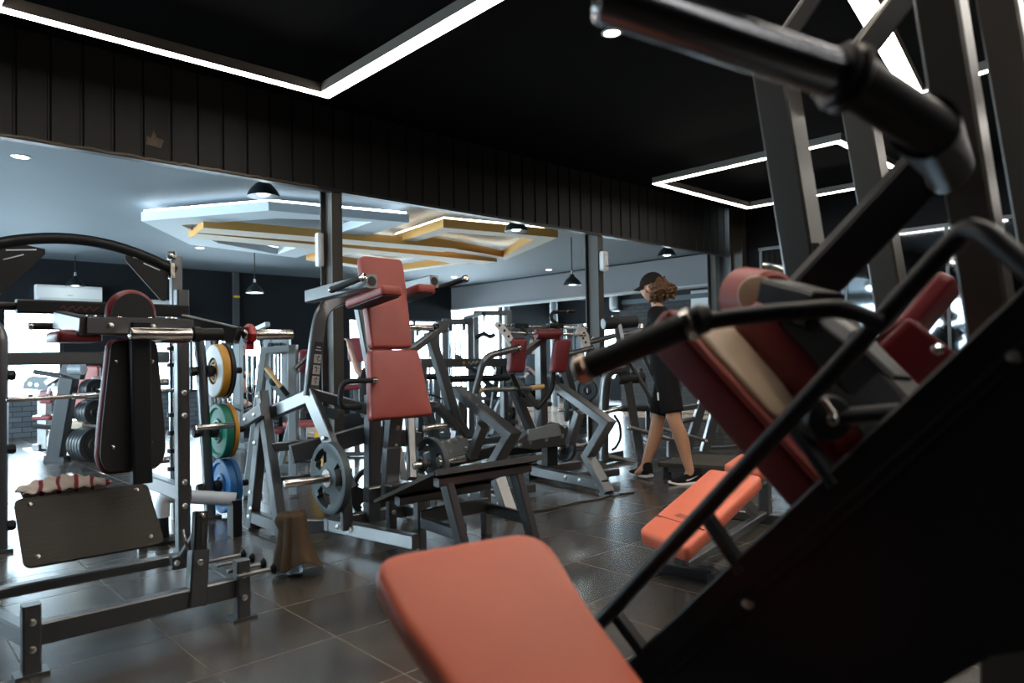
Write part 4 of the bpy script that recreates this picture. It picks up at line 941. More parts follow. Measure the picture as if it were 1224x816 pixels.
# ================================================================ long leg machine behind with script on its top beam
E1 = thing('lever_press_machine', 'long low machine with a pale script badge on its bronze beam, behind the row machines', XM, V3(5.2, 7.0, 0))
ce = V3(4.9, 6.3, 0)
def G(px, py, off=0.0): return Vv(px, py, 6.6 + off)
beam('top_beam', E1, METAL, G(492, 434), G(604, 433), .08, .105)
sq = [G(557 + i * .95, 434 - 1.6 * math.sin(i * 1.25) - i * .1) for i in range(14)]
tube('script_badge', E1, WHITEM, [p - Y * .044 for p in sq], .0042, 0, 6); lathe('badge_dot', E1, SIGNY, G(552, 433.5) - Y * .041, -Y, [(0, .022), (.003, .02)], 6)
tube('roller_tube', E1, BLACKM, [G(505, 450, -.1), G(522, 450, -.1)], .035); bar('roller_tube', E1, BLACKM, G(534, 453, -.1), G(612, 451, -.1), .04, dome=.8)
pa, pb = G(500, 434, .15), G(602, 434, .15)
for p in (pa, pb): beam('upright', E1, METAL, V3(p.x, p.y, .03), V3(p.x, p.y, p.z + .04), .08, .08, up=(0, 1, 0)); beam('skid', E1, METAL, V3(p.x, p.y - .5, .035), V3(p.x, p.y + .5, .035), .07, .07)
beam('rear_brace', E1, METAL, pb + V3(-.1, .0, -.05), V3(pb.x + .15, pb.y + .5, .05), .06, .08)
for x0, y0, x1, y1 in ((545, 425, 588, 462), (588, 434, 603, 450)): beam('lever', E1, METAL, G(x0, y0, .25), G(x1, y1, .25), .05, .07, up=(0, 1, 0))
beam('white_leg', E1, GREYM, G(610, 468, .4), G(588, 520, .4), .07, .09, up=(0, 1, 0)); beam('white_leg', E1, WHITEBLUE, G(602, 468, .3), G(584, 512, .3), .05, .05, up=(0, 1, 0))
beam('lower_beam', E1, METAL, V3(pa.x, pa.y, .12), V3(pb.x, pb.y, .12), .07, .08)

# ================================================================ rower-like press by the second column, next to the man
H = thing('pulldown_machine', 'tall leaning machine of dark tubes with roller pads and a printed strip, beside the man', XM, V3(5.6, 4.75, 0))
hb = Z(766, 551); 
def Hh(px, py, off=0.0): return N(px, py, hb + V3(.1, .1, 0) * 0 + CAMF * off, CAMF)
dH = V3(CAMR.x, CAMR.y, 0).normalized()
beam('leaning_upright', H, METAL, Hh(766, 550), Hh(736, 376), .09, .07, up=CAMF)
lab = [Hh(738.5, 388, -.05), Hh(742.5, 387, -.05), Hh(748.5, 414, -.05), Hh(744.5, 415, -.05)]; slabpts('printed_strip', H, WHITEM, lab, CAMF * .006)
lab = [Hh(736.5, 384, -.05), Hh(739.5, 383.6, -.05), Hh(740.4, 388, -.05), Hh(737.4, 388.4, -.05)]; slabpts('printed_mark', H, PALE, lab, CAMF * .006)
a, b = Hh(721, 387, -.05), Hh(760, 384, .1); L = (b - a).length
lathe('roller_pad', H, RUBBER, a, b - a, [(0, .03), (0, .062), (.012, .068), (L, .068), (L, .03)], 24); lathe('roller_cap', H, GREYM, a, a - b, [(0, .058), (.005, .05)], 20)
a, b = Hh(738, 453, -.05), Hh(768, 451, .1); L = (b - a).length
lathe('roller_pad', H, RUBBER, a, b - a, [(0, .03), (0, .055), (.012, .06), (L, .06), (L, .03)], 24)
tube('slant_tube', H, METAL, [Hh(751, 430), Hh(790, 497, .1)], .026); tube('slant_tube', H, METAL, [Hh(770, 425, .1), Hh(789, 466, .15)], .026)
tube('slant_tube', H, METAL, [Hh(765, 440, .2), Hh(788, 520, .3)], .024)
tube('bent_upright', H, METAL, [Hh(748, 439, -.1), Hh(726, 443, -.1), Hh(722, 470, -.1), Hh(721.5, 550, -.1)], .055, .3)
tube('foot_tube', H, METAL, [Hh(724, 545, .0), Hh(762, 553, 0), Hh(800, 551, .2)], .03, .05)
beam('foot_beam', H, METAL, Hh(708, 548, .1), Hh(742, 541, .5), .08, .06)
bar('grip_horn', H, CHROME, Hh(717, 494, -.2), Hh(744, 487, 0), .026); bar('grip_horn', H, METAL, Hh(742, 488, 0), Hh(757, 484, .05), .024)
tube('lever_bar', H, METAL, [Hh(753, 511, -.1), Hh(800, 525, .0)], .026); lathe('bar_end', H, STEEL, Hh(752, 510.5, -.1), Hh(753, 511, -.1) - Hh(800, 525), [(0, .03), (.02, .03), (.026, .02)], 14)
tube('lever_bar', H, METAL, [Hh(790, 512, .3), Hh(842, 526, .4)], .022); lathe('bar_end', H, STEEL, Hh(842, 526, .4), Hh(842, 526, .4) - Hh(790, 512, .3), [(0, .024), (.03, .024), (.036, .015)], 14)
pz = Hh(802, 550, .15); beam('rear_post', H, METAL, V3(pz.x, pz.y, .02), Hh(802, 524, .15), .08, .1, up=CAMF)
tube('cross_tube', H, METAL, [Hh(697, 411, -.1), Hh(735, 401, 0), Hh(790, 393, .3)], .03); bar('tube_end', H, CHROME, Hh(699, 409, -.12), Hh(709, 403, -.1), .02)
tube('cross_tube', H, METAL, [Hh(742, 410, .2), Hh(770, 402, .3)], .028); lathe('bar_end', H, STEEL, Hh(766, 392, .2), ZZ, [(0, .03), (.05, .02)], 12)
hp_ = Hh(702, 466, -.05)
pw = thing('weight_plate', 'black plate seen edge-on hanging left of the bent upright by the second column', 'weight plate', hp_); disc_plate('disc', pw, BLKPLATE, hp_, V3(.9, .35, 0), .115, .05)
tube('hoop_rail', H, BLACKM, [Hh(734, 496, .3), Hh(741, 506, .3), Hh(742, 524, .3), Hh(736, 535, .3), Hh(731, 538, .3)], .016, .1)
# machine to the right of the man, half hidden
S = thing('leg_machine', 'dark blue machine with two slanted legs behind the man on the right', XM, Dp(830, 540, 8.4).xy.to_3d())
S.location.z = 0
def Ss(px, py, o=0): return Dp(px, py, 8.4 + o)
for a, b in (((846, 462), (822, 536)), ((862, 466), (842, 540))): beam('slanted_leg', S, METAL, Ss(*a), Ss(*b), .1, .09, up=CAMF)
beam('post', S, METAL, Ss(809, 455), Ss(809, 540), .1, .08, up=CAMF); beam('base_beam', S, METAL, Ss(800, 541, .3), Ss(880, 535, .3), .1, .08)
bar('grip_horn', S, METAL, Ss(806, 506, -.2), Ss(832, 500), .03); lathe('bar_end', S, STEEL, Ss(806, 506, -.2), -CAMR, [(0, .03), (.02, .028)], 12)
beam('cross_bar', S, METAL, Ss(808, 489), Ss(850, 483), .06, .06); tube('top_hook', S, STEEL, [Ss(806, 450), Ss(812, 452), Ss(815, 462)], .02, .05)
e = CAMR; pad('seat_pad', S, MAROON, Ss(803, 462, -.1), V3(dH.x, dH.y, 0), ZZ, -CAMF, rpoly([(-.04, -.12), (.05, -.12), (.05, .12), (-.04, .12)], .03), .06)
# low step platform
stp = [Z(x, y, .14) for x, y in ((786, 552.5), (829, 542), (905, 545), (866, 557))]
ST = thing('step_platform', 'low square step platform with worn top behind the trailing foot of the man', 'step platform', (stp[0] + stp[2]) / 2)
ST.location.z = 0
cst = sum(stp, V3(0, 0, 0)) / 4
slabpts('top_board', ST, mat('worn_board', (.05, .043, .032), .7, var=(9, .4)), rpoly3 if False else stp, (0, 0, -.04))
for p in stp:
    q = cst.lerp(p, .82); lathe('rubber_foot', ST, RUBBER, (q.x, q.y, 0), ZZ, [(0, .035), (.01, .04), (.1, .035)], 14)
sk = [cst.lerp(p, .9) for p in stp]; slabpts('skirt', ST, METAL, [p - V3(0, 0, .04) for p in sk], (0, 0, -.05))

# ================================================================ adjustable bench with lamp-lit red pads
B = thing('adjustable_bench', 'lamp-lit red adjustable bench on dark base, between the man and the near rails', 'bench', V3(3.6, 2.1, 0))
n0, n1 = Z(762, 633, .35), Z(820, 655, .345); g0, g1 = Z(848, 559.5, .50), Z(912, 569, .50)
def quadpad(name, P, th, r=.05):
    o = P[0]; ex = (P[1] - P[0]).normalized(); nn = (P[1] - P[0]).cross(P[3] - P[0]).normalized(); nn = nn if nn.z > 0 else -nn; ey = nn.cross(ex)
    poly = rpoly([((p - o).dot(ex), (p - o).dot(ey)) for p in P], r); return pad(name, B, LITRED, o - nn * th, ex, ey, nn, poly, th, r=.02), nn, ex, ey
bp_, bn, bx, by = quadpad('back_pad', [n0, n1, g1, g0], .065)
s0, s1 = n0.lerp(g0, .2), n1.lerp(g1, .2); beam('pad_seam', B, MAROON, s0 + bn * .004, s1 + bn * .004, .004, .006)
lg = n0.lerp(g0, .26).lerp(n1.lerp(g1, .26), .55); quad('worn_print', B, lg + bn * .009, bx, by, .12, .035, bn, mat('faint_print', (.36, .08, .05), .5))
h0, h1 = Z(864, 555, .49), Z(912, 562, .49); h2, h3 = Z(940, 549, .50), Z(884, 541.5, .50)
quadpad('seat_pad', [h0, h1, h2, h3], .06)
mid0, mid1 = (n0 + n1) / 2, (g0 + g1) / 2; ax_ = hz(mid0, mid1)
fp_ = Z(815, 690); sd_ = V3(-ax_.y, ax_.x, 0)
beam('front_foot', B, BLACKM, fp_ - sd_ * .17 + V3(0, 0, .04), fp_ + sd_ * .17 + V3(0, 0, .04), .075, .06); beam('front_post', B, METAL, fp_ + V3(0, 0, .05), fp_ + V3(0, 0, .33), .06, .06, up=ax_)
for s in (-1, 1): beam('foot_cap', B, RUBBER, fp_ + sd_ * s * .15 + V3(0, 0, .03), fp_ + sd_ * s * .19 + V3(0, 0, .03), .08, .058)
rp_ = fp_ + ax_ * 1.45; beam('spine', B, METAL, fp_ - ax_ * .28 + V3(0, 0, .285), rp_ + V3(0, 0, .3), .06, .06)
beam('rear_post', B, METAL, rp_ + V3(0, 0, .05), rp_ + V3(0, 0, .44), .07, .09, up=ax_); beam('rear_foot', B, METAL, rp_ - sd_ * .26 + V3(0, 0, .035), rp_ + sd_ * .26 + V3(0, 0, .035), .075, .06)
beam('support_strut', B, METAL, fp_ + ax_ * .62 + V3(0, 0, .40), rp_ - ax_ * .25 + V3(0, 0, .12), .05, .07); beam('lower_spine', B, METAL, fp_ + V3(0, 0, .05), rp_ + V3(0, 0, .06), .05, .05)
for z in (.16, .26): bolt(B, rp_ - sd_ * .047 + V3(0, 0, z), -sd_, .012)
# cable lying on the floor
cp_ = [Z(x, y, .006) for x, y in ((630, 611), (648, 610), (668, 606), (690, 600), (715, 597), (735, 591), (758, 588))]
tube('floor_cable', None, RUBBER, cp_, .006, .1, 8); tag(bpy.data.objects['floor_cable'], 'thin dark cable snaking over the floor tiles by the row machines', 'cable')
# ================================================================ hack squat machine at arm's length on the right
F = thing('hack_squat_machine', 'dark hack squat machine with inclined rails and big side panel, nearest at the right', XM, V3(.95, .05, 0))
R0, R1 = Dp(655, 812, 1.5), Dp(1140, 288, .95)
dF = hz(R0, R1)
rail = [R0, R1, Dp(1158, 272, .93), Dp(1180, 280, .90), Dp(1240, 330, .84)]
tube('guide_rail', F, BLACKM, rail, .0145, .05, 18)
lathe('rail_end', F, STEEL, R0 - (R1 - R0).normalized() * .02, R1 - R0, [(0, .012), (.004, .02), (.03, .02), (.034, .0145)], 18, cap=False)
E0 = Dp(745, 818, 1.40)
def Pn(px, py, off=0.0): return W(px, py, E0 + V3(dF.y, -dF.x, 0) * off, dF)
nF = V3(dF.y, -dF.x, 0); nF = nF if nF.dot(CAMF) > 0 else -nF       # points away from the camera
pan = [Pn(*p) for p in ((745, 818), (1224, 378), (1330, 280), (1340, 770), (1224, 778), (1185, 784), (1120, 822), (1000, 905))]
bl = Pn(690, 868); pan.append(bl)
slabpts('side_panel', F, BLACKM, pan, nF * .03)
beam('panel_rim', F, BLACKM, Pn(735, 827), Pn(1320, 289), .05, .022, up=nF)
beam('panel_rim', F, BLACKM, Pn(758, 832), Pn(1330, 306), .035, .012, up=nF)
for x, y in ((895, 720), (1212, 425)): bolt(F, Pn(x, y) - nF * .001, -nF, .0085)
for (a, b) in (((733, 730), (777, 789)), ((686, 783), (712, 822)), ((845, 617), (890, 684)), ((948, 505), (1000, 580))):
    p = R0.lerp(R1, min(1, max(0, (a[0] - 655) / 485.0))) ; q = Pn(*b)
    t = (p - EYE); 
    beam('rail_strut', F, BLACKM, Dp(a[0], a[1], t.dot(CAMF)), q, .022, .03, up=nF)
# floor frame below
gb = Pn(690, 868); 
beam('floor_beam', F, BLACKM, V3(gb.x, gb.y, .04), V3(gb.x, gb.y, .04) + dF * 1.5, .07, .07); 
for s in (.05, 1.2): beam('support_post', F, BLACKM, V3(gb.x, gb.y, .05) + dF * s + nF * .03, V3(gb.x, gb.y, gb.z + .12 + s * .75) + dF * s + nF * .03, .06, .06, up=dF)
# sled with its thick back pad, head roll and shoulder bolster
def box8(name, m, o, a, b, c, r=.03, par=None):
    """cushion: o corner, a long edge, b across, c thickness (world vectors); c is the face normal side"""
    a, b, c = Vector(a), Vector(b), Vector(c); n = a.cross(b).normalized(); n = n if n.dot(c) > 0 else -n
    ex = a.normalized(); ey = n.cross(ex); P = [Vector((0, 0)), Vector((a.dot(ex), 0)), Vector(((a + b).dot(ex), (a + b).dot(ey))), Vector((b.dot(ex), b.dot(ey)))]
    return pad(name, par or F, m, o, ex, ey, n, rpoly(P, r), abs(c.dot(n)), r=min(.022, abs(c.dot(n)) * .4))
o = Dp(763, 400, 1.42); la = Dp(978, 648, 1.22) - o; th = Dp(783, 351, 1.39) - o; wb = Dp(905, 398, 1.66) - Dp(763, 400, 1.42)
box8('back_pad', MAROON, o, la, wb, th)
bpn = la.cross(wb).normalized(); bpn = bpn if bpn.dot(th) > 0 else -bpn; tt_ = abs(th.dot(bpn))
box8('top_panel', BEIGE, o + bpn * (tt_ - .012) + la.normalized() * .03 + wb.normalized() * .02, la * .66 - la.normalized() * .06, wb - wb.normalized() * .04, bpn * .024)
for e in (0, 1): tube('piping', F, RED, [o + bpn * tt_ + wb * e * .98 + la * .04, o + bpn * tt_ + wb * e * .98 + la * .96], .008)
o2 = Dp(866, 394, 1.42); la2 = Dp(990, 535, 1.28) - o2; th2 = Dp(900, 352, 1.37) - o2; wb2 = Dp(960, 386, 1.62) - Dp(866, 394, 1.42)
box8('shoulder_pad', MAROON, o2, la2, wb2, th2)
hr0, hr1 = Dp(885, 352, 1.62), Dp(930, 362, 1.50)
lathe('head_roll', F, RED, hr0, hr1 - hr0 + CAMF * -.02, [(0, .03), (0, .052), (.012, .064), (.11, .064), (.12, .055), (.12, .04)], 28); lathe('roll_end', F, BEIGE, Dp(905, 352, 1.5), EYE - Dp(905, 352, 1.5), [(0, .040), (.02, .038), (.026, .02)], 24)
bs = Dp(930, 372, 1.40); beam('sled_block', F, BLACKM, Dp(925, 355, 1.40), Dp(985, 372, 1.30), .09, .07); beam('sled_beam', F, BLACKM, Dp(960, 375, 1.34), Dp(1060, 470, 1.2), .08, .07, up=nF)
beam('sled_beam', F, BLACKM, Dp(985, 400, 1.35), Dp(1090, 520, 1.15), .1, .09, up=nF)
for (a, b, m, w, h) in (((985, 378), (1020, 404), GREYM, .03, .02), ((1035, 428), (1085, 472), BLACKM, .03, .03)): beam('sled_bracket', F, m, Dp(*a, 1.28), Dp(*b, 1.2), w, h, up=nF)
bolt(F, Dp(1017, 401, 1.255), -CAMF, .007); bolt(F, Dp(1121, 417, 1.2), -CAMF, .008, CHROME)
box8('lower_pad', MAROON, Dp(1045, 520, 1.5), Dp(1150, 425, 1.42) - Dp(1045, 520, 1.5), V3(.03, .02, 0), Dp(1045, 420, 1.45) - Dp(1045, 520, 1.5))
red = Dp(1000, 520, 1.25); box8('knee_pad', RED, Dp(995, 545, 1.25), Dp(1060, 530, 1.2) - Dp(995, 545, 1.25), nF * .08, Dp(1000, 478, 1.25) - Dp(1000, 520, 1.25))
kn = Dp(990, 500, 1.12); lathe('adjusting_knob', F, BLACKM, kn + CAMF * .02, -CAMF, [(0, .02), (0, .036), (.02, .038), (.03, .034), (.034, .015)], 26); bolt(F, kn - CAMF * .014, -CAMF, .008, CHROME); beam('knob_lever', F, STEEL, Dp(984, 479, 1.08), Dp(996, 495, 1.08), .01, .008)
tube('release_bar', F, BLACKM, [kn, Dp(1075, 492, 1.1)], .014)
# long hand grip that points at the middle of the room
G0, G1, G2, G3 = Dp(706, 437, 1.16), Dp(822, 388, 1.10), Dp(900, 376, 1.06), Dp(1010, 368, 1.0)
tube('hand_grip', F, GRIP, [G0, G1], .0215, n=20); tube('handle_bar', F, BLACKM, [G1, G2, G3, Dp(1050, 385, 1.0)], .0135, .05, 16)
gd = (G1 - G0).normalized(); lathe('grip_end', F, mat('warm_alloy', (.5, .36, .28), .3, .8), G0 - gd * .004, -gd, [(0, .0215), (.003, .024), (.018, .023), (.024, .015), (.024, .001)], 22)
lathe('grip_collar', F, STEEL, G1 - gd * .005, gd, [(0, .0225), (.002, .026), (.014, .026), (.016, .0225)], 22, cap=False)
lathe('grip_ferrule', F, BLACKM, G1 + gd * .011, gd, [(0, .0235), (.015, .0235), (.03, .015)], 20)
# ================================================================ tall press frame behind it, with the weight sleeve crossing overhead
T_ = thing('press_frame', 'tall dark press frame with slanting uprights behind the hack squat machine', XM, Dp(1060, 300, 2.0).xy.to_3d()); T_.location.z = 0
def Tt(px, py, d=2.0): return Dp(px, py, d)
TAN = mat('bronze_powder_coat', (.045, .039, .033), .3, spec=.9)
def upright(x0, y0, x1, y1, w, d, dep, m=METAL):
    a, b = Tt(x0, y0, dep), Tt(x1, y1, dep); k = a.z / max(1e-3, (a.z - b.z)); g = a + (b - a) * k * .985; g.z = max(g.z, .01)
    return beam('upright', T_, m, a, g, w, d, up=CAMF)
sp = Dp(945, 20, 2.0)
u1 = beam('upright', T_, TAN, Tt(925, 80, 2.0), Tt(989, 480, 2.0), .10, .09, up=Y); u2 = beam('upright', T_, TAN, Tt(1022, 100, 2.4), Tt(1087, 480, 2.4), .09, .09, up=Y)
u3 = beam('upright', T_, TAN, Tt(1114, -60, 1.55), Tt(1199, 470, 1.55), .085, .085, up=Y); u4 = beam('upright', T_, TAN, Tt(1184, -60, 1.9), Tt(1275, 470, 1.9), .09, .09, up=Y)
for a, b, dep in (((989, 480), (985, 560), 2.0), ((1087, 480), (1085, 560), 2.4)):
    q = Tt(*a, dep); beam('leg_post', T_, TAN, q, V3(q.x + .02, q.y, .02), .10, .09, up=Y)
for a, dep in (((1193, 470), 1.55), ((1275, 470), 1.9)):
    q = Tt(*a, dep); beam('leg_post', T_, TAN, q, V3(q.x + .02, q.y, .02), .10, .09, up=Y)
beam('diagonal_brace', T_, BLACKM, Tt(1118, 188, 1.6), Tt(938, 378, 1.75), .10, .07, up=CAMF)
beam('diagonal_brace', T_, BLACKM, Tt(1085, -10, 2.1), Tt(985, 118, 2.1), .07, .09, up=CAMF); beam('diagonal_brace', T_, BLACKM, Tt(990, -30, 2.1), Tt(915, 80, 2.1), .05, .07, up=CAMF)
# slot in the first upright
slabpts('slot', T_, RUBBER, [Tt(971, 290, 1.93), Tt(979, 290, 1.93), Tt(985, 328, 1.93), Tt(979, 332, 1.93), Tt(974, 326, 1.93)], CAMF * .01)
S0, S1, S2 = Dp(716, -4, .80), Dp(1000, 90, .84), Dp(1118, 160, .90)
sd_ = (S1 - S0).normalized()
lathe('weight_sleeve', T_, mat('dark_worn_steel', (.14, .15, .17), .22, 1.0), S0, sd_, [(0, .012), (.001, .024), (.004, .0275), ((S1 - S0).length, .0275)], 36, .8)
lathe('sleeve_tip', T_, CHROME, S0 - sd_ * .004, sd_, [(0, .001), (0, .014), (.006, .018)], 24)
lathe('sleeve_ring', T_, BLACKM, S1 - sd_ * .004, sd_, [(0, .0275), (.001, .037), (.006, .040), (.014, .036), (.018, .041), (.024, .041), (.03, .033)], 36, .9)
tube('sleeve_base', T_, BLACKM, [S1 + sd_ * .02, S2], .0315, n=28)
tube('sleeve_arm', T_, BLACKM, [S2 - (S2 - S1).normalized() * .02, Dp(1135, 200, 1.3), Dp(1130, 210, 1.52)], .04, .05, 20)
# dark cone cap behind the grip, red seat of the frame
box8('frame_pad', MAROON, Tt(1062, 428, 1.9), Tt(1142, 330, 1.85) - Tt(1062, 428, 1.9), Tt(1075, 440, 2.05) - Tt(1062, 428, 1.9), Tt(1045, 408, 1.9) - Tt(1062, 428, 1.9), par=T_)
# ================================================================ lamp-lit red pad close to the camera
Q = thing('incline_bench', 'lamp-lit red padded bench end rising into view at the bottom, nearest of all', 'bench', V3(.75, .72, 0))
q0, q1, q2 = Dp(445, 675, 1.25), Dp(640, 648, 1.32), Dp(600, 900, .96)
ex = (q1 - q0).normalized(); nn = (q1 - q0).cross(q2 - q0).normalized(); nn = nn if nn.z > 0 else -nn; ey = nn.cross(ex)
def QP(px, py): p = N(px, py, q0, nn) - q0; return Vector((p.dot(ex), p.dot(ey)))
outl = [QP(*p) for p in ((436, 664), (648, 628), (705, 722), (772, 812), (860, 925), (610, 985), (532, 815), (480, 745))]
pq = rpoly(outl, [.075, .075, .03, .03, .05, .05, .03, .03])
pad('bench_pad', Q, LITRED, q0 - nn * .055, ex, ey, nn, pq, .055, r=.02, dome=.004)
slab('pad_board', Q, BACKING, q0 - nn * .07, ex, ey, nn, inset(pq, .012), .014)
cc = sum(pq, Vector((0, 0))) / len(pq); pc = q0 + ex * cc.x + ey * cc.y - nn * .07
ey2 = V3(ey.x, ey.y, 0).normalized()
beam('pad_beam', Q, METAL, pc + ey * .16 - nn * .03, pc - ey * .2 - nn * .03, .07, .06); pc2 = pc - nn * .05
beam('support_post', Q, METAL, V3(pc2.x, pc2.y, .05), V3(pc2.x, pc2.y, pc2.z), .07, .08); beam('base_beam', Q, METAL, V3(pc2.x, pc2.y, .04) - ey2 * .3, V3(pc2.x, pc2.y, .04) + ey2 * .35, .07, .07); beam('base_foot', Q, METAL, V3(pc2.x, pc2.y, .035) - ey2 * .3 - ex * .22, V3(pc2.x, pc2.y, .035) - ey2 * .3 + ex * .22, .07, .07)
Q.location = (0, 0, 0) if False else Q.location
# ================================================================ people
def uvhead(c, f, s=1.0):
    """head mesh about c facing f (horizontal), returns verts and faces; s scales"""
    f = Vector(f).normalized(); up = ZZ; sd = up.cross(f); v = []; fc = []; na, nb = 32, 24
    for j in range(nb + 1):
        ph = PI * j / nb
        for i in range(na):
            t = 2 * PI * i / na; x, y, z = math.sin(ph) * math.cos(t), math.sin(ph) * math.sin(t), math.cos(ph)
            px, py, pz = x * .098, y * .076, z * .122
            if z < 0: k = -z; py *= 1 - .36 * k * k; px = px * (1 - .12 * k) + .012 * k
            if x > .2 and -.45 < z < .12: px += .022 * math.exp(-(y / .13) ** 2) * math.exp(-((z + .2) / .17) ** 2)      # nose
            if x > .5: px -= .008 * math.exp(-((abs(y) - .38) / .14) ** 2) * math.exp(-((z - .06) / .12) ** 2)             # eye sockets
            if x > .5: px += .006 * math.exp(-(y / .25) ** 2) * math.exp(-((z + .52) / .07) ** 2)                          # lips
            if abs(y) > .85 and abs(z) < .3 and abs(x) < .3: py += math.copysign(.014, y)                                   # ears
            v.append(Vector(c) + (f * px + sd * py + up * pz) * s)
    for j in range(nb):
        for i in range(na): fc.append((j * na + i, j * na + (i + 1) % na, (j + 1) * na + (i + 1) % na, (j + 1) * na + i))
    return v, fc
def skinmesh(J, E, sub=2):
    """J: {name: (pos, radius)}, E: edges; returns evaluated verts/faces of a skinned, smoothed tree rooted at the first joint"""
    names = list(J); me = bpy.data.meshes.new('tmp'); me.from_pydata([tuple(J[n][0]) for n in names], [(names.index(a), names.index(b)) for a, b in E], []); o = bpy.data.objects.new('tmp', me); COL.objects.link(o)
    o.modifiers.new('s', 'SKIN'); 
    lay = me.skin_vertices[0].data
    for i, n in enumerate(names): r = J[n][1]; lay[i].radius = r if isinstance(r, tuple) else (r, r); lay[i].use_root = (i == 0)
    m = o.modifiers.new('d', 'SUBSURF'); m.levels = m.render_levels = sub
    dg = bpy.context.evaluated_depsgraph_get(); ev = o.evaluated_get(dg); m2 = ev.to_mesh()
    v = [p.co.copy() for p in m2.vertices]; f = [tuple(p.vertices) for p in m2.polygons]; ev.to_mesh_clear(); bpy.data.objects.remove(o); return v, f
def merge(*parts):
    V, F = [], []
    for v, f in parts:
        k = len(V); V += list(v); F += [tuple(i + k for i in q) for q in f]
    return V, F
def fingers(J, E, wrist, pd, sd, up, s=1.0, curl=.5):
    """palm along pd, thumb side sd, back of hand up; adds joints"""
    pd, sd, up = Vector(pd).normalized(), Vector(sd).normalized(), Vector(up).normalized(); w = J[wrist][0]; n = wrist
    J[n + 'palm'] = (w + pd * .05 * s, (.034 * s, .018 * s)); E.append((wrist, n + 'palm'))
    for k, (o, l) in enumerate(((.027, .075), (.009, .085), (-.009, .08), (-.026, .062))):
        b = w + pd * .09 * s + sd * o * s; a = pd.copy(); q = b
        J[n + 'k%d' % k] = (b, .0095 * s); E.append((n + 'palm', n + 'k%d' % k)); pr = n + 'k%d' % k
        for m in range(3):
            a = (a - up * curl * (m + .6) * .6).normalized(); q = q + a * l * s * (.42, .32, .26)[m]; nm = n + 'f%d%d' % (k, m); J[nm] = (q, (.0088, .008, .0072)[m] * s); E.append((pr, nm)); pr = nm
    b = w + pd * .03 * s + sd * .032 * s; q = b + (pd + sd * .7 - up * .3).normalized() * .034 * s; q2 = q + (pd - up * .6).normalized() * .028 * s
    J[n + 't0'] = (b, .012 * s); J[n + 't1'] = (q, .0105 * s); J[n + 't2'] = (q2, .0088 * s); E += [(wrist, n + 't0'), (n + 't0', n + 't1'), (n + 't1', n + 't2')]
def shoe(par, heel, toe, side, s=1.0, pitch=0.0, swoosh=True):
    """running shoe from heel to toe on the floor; side = which flank the tick sits on"""
    heel, toe = Vector(heel), Vector(toe); f = (toe - heel).normalized(); L = (toe - heel).length; sd = Vector(side); sd = (sd - f * sd.dot(f)).normalized(); up = f.cross(sd); up = up if up.z > 0 else -up
    prof = [(0, .030, .052), (.04, .038, .06), (.2, .040, .045), (.4, .043, .055), (.62, .050, .05), (.8, .047, .035), (.93, .034, .02), (1, .010, .010)]
    def body(z0f, z1f, grow, k=12):
        v, fc = [], []
        for x, w, h in prof:
            for i in range(k + 1):
                t = PI * i / k; yy = math.cos(t); zz = math.sin(t); v.append(heel + f * (L * x) + sd * (w + grow) * abs(yy) ** .7 * (1 if yy > 0 else -1) + up * (z0f(x, h) + (z1f(x, h) - z0f(x, h)) * zz ** .6))
        n = k + 1
        for a in range(len(prof) - 1):
            for i in range(k): fc.append((a * n + i, a * n + i + 1, (a + 1) * n + i + 1, (a + 1) * n + i))
            fc.append((a * n + k, a * n, (a + 1) * n, (a + 1) * n + k))
        fc += [tuple(range(k, -1, -1)), tuple(range((len(prof) - 1) * n, len(prof) * n))]; return v, fc
    solez = lambda x: .030 - .012 * x
    rock = lambda x: max(0, x - .75) * .07 + max(0, .08 - x) * .1
    top = {0: .10, .04: .14, .2: .145, .4: .115, .62: .066, .8: .05, .93: .04, 1: .028}
    v, fc = body(lambda x, h: rock(x), lambda x, h: rock(x) + solez(x) + .004, .005); sole = mk('sole', v, fc, SOLE, par, .8)
    v, fc = body(lambda x, h: rock(x) + solez(x) * .8, lambda x, h: top[x], 0); mk('shoe_upper', v, fc, BLKCLOTH, par, .9)
    if swoosh:
        ks = [(.20, .040), (.24, .030), (.32, .032), (.45, .047), (.66, .072), (.45, .055), (.33, .047), (.27, .046)]
        # tick shape on the flank, tail rising to the heel
        pts = []
        for a, z in ks:
            x = .72 - a * .85; w = .043 if .2 < x < .7 else .04; pts.append(heel + f * (L * x) + sd * (w + .0015) + up * (z + .002))
        slabpts('side_tick', par, WHITEM, pts, sd * .002)
def person_mesh(name, par, J, E, head, face, vox=.0075, hs=1.0, m=SKIN):
    v, f = merge(skinmesh(J, E), uvhead(head, face, hs)); o = mk(name, v, f, m, par, 3)
    r = o.modifiers.new('fuse', 'REMESH'); r.mode = 'VOXEL'; r.voxel_size = vox; r.use_smooth_shade = True
    s = o.modifiers.new('relax', 'SMOOTH'); s.iterations = 3; s.factor = .5
    return o
def loft(rings, n=24):
    """rings: (centre, axis a, radius a, axis b, radius b)"""
    v = [Vector(c) + Vector(a) * (ra * math.cos(2 * PI * i / n)) + Vector(b) * (rb * math.sin(2 * PI * i / n)) for c, a, ra, b, rb in rings for i in range(n)]
    k = len(rings); f = [(j * n + i, j * n + (i + 1) % n, (j + 1) * n + (i + 1) % n, (j + 1) * n + i) for j in range(k - 1) for i in range(n)]
    return v, f + [tuple(range(n - 1, -1, -1)), tuple(range((k - 1) * n, k * n))]
def limb(pts, rad):
    pts = [Vector(p) for p in pts]; out = []
    for i, p in enumerate(pts):
        d = (pts[min(i + 1, len(pts) - 1)] - pts[max(i - 1, 0)]).normalized(); a, b = perp(d, (.1, .2, 1) if abs(d.z) < .9 else (1, .2, 0)); out.append((p, a, rad[i], b, rad[i]))
    return loft(out)
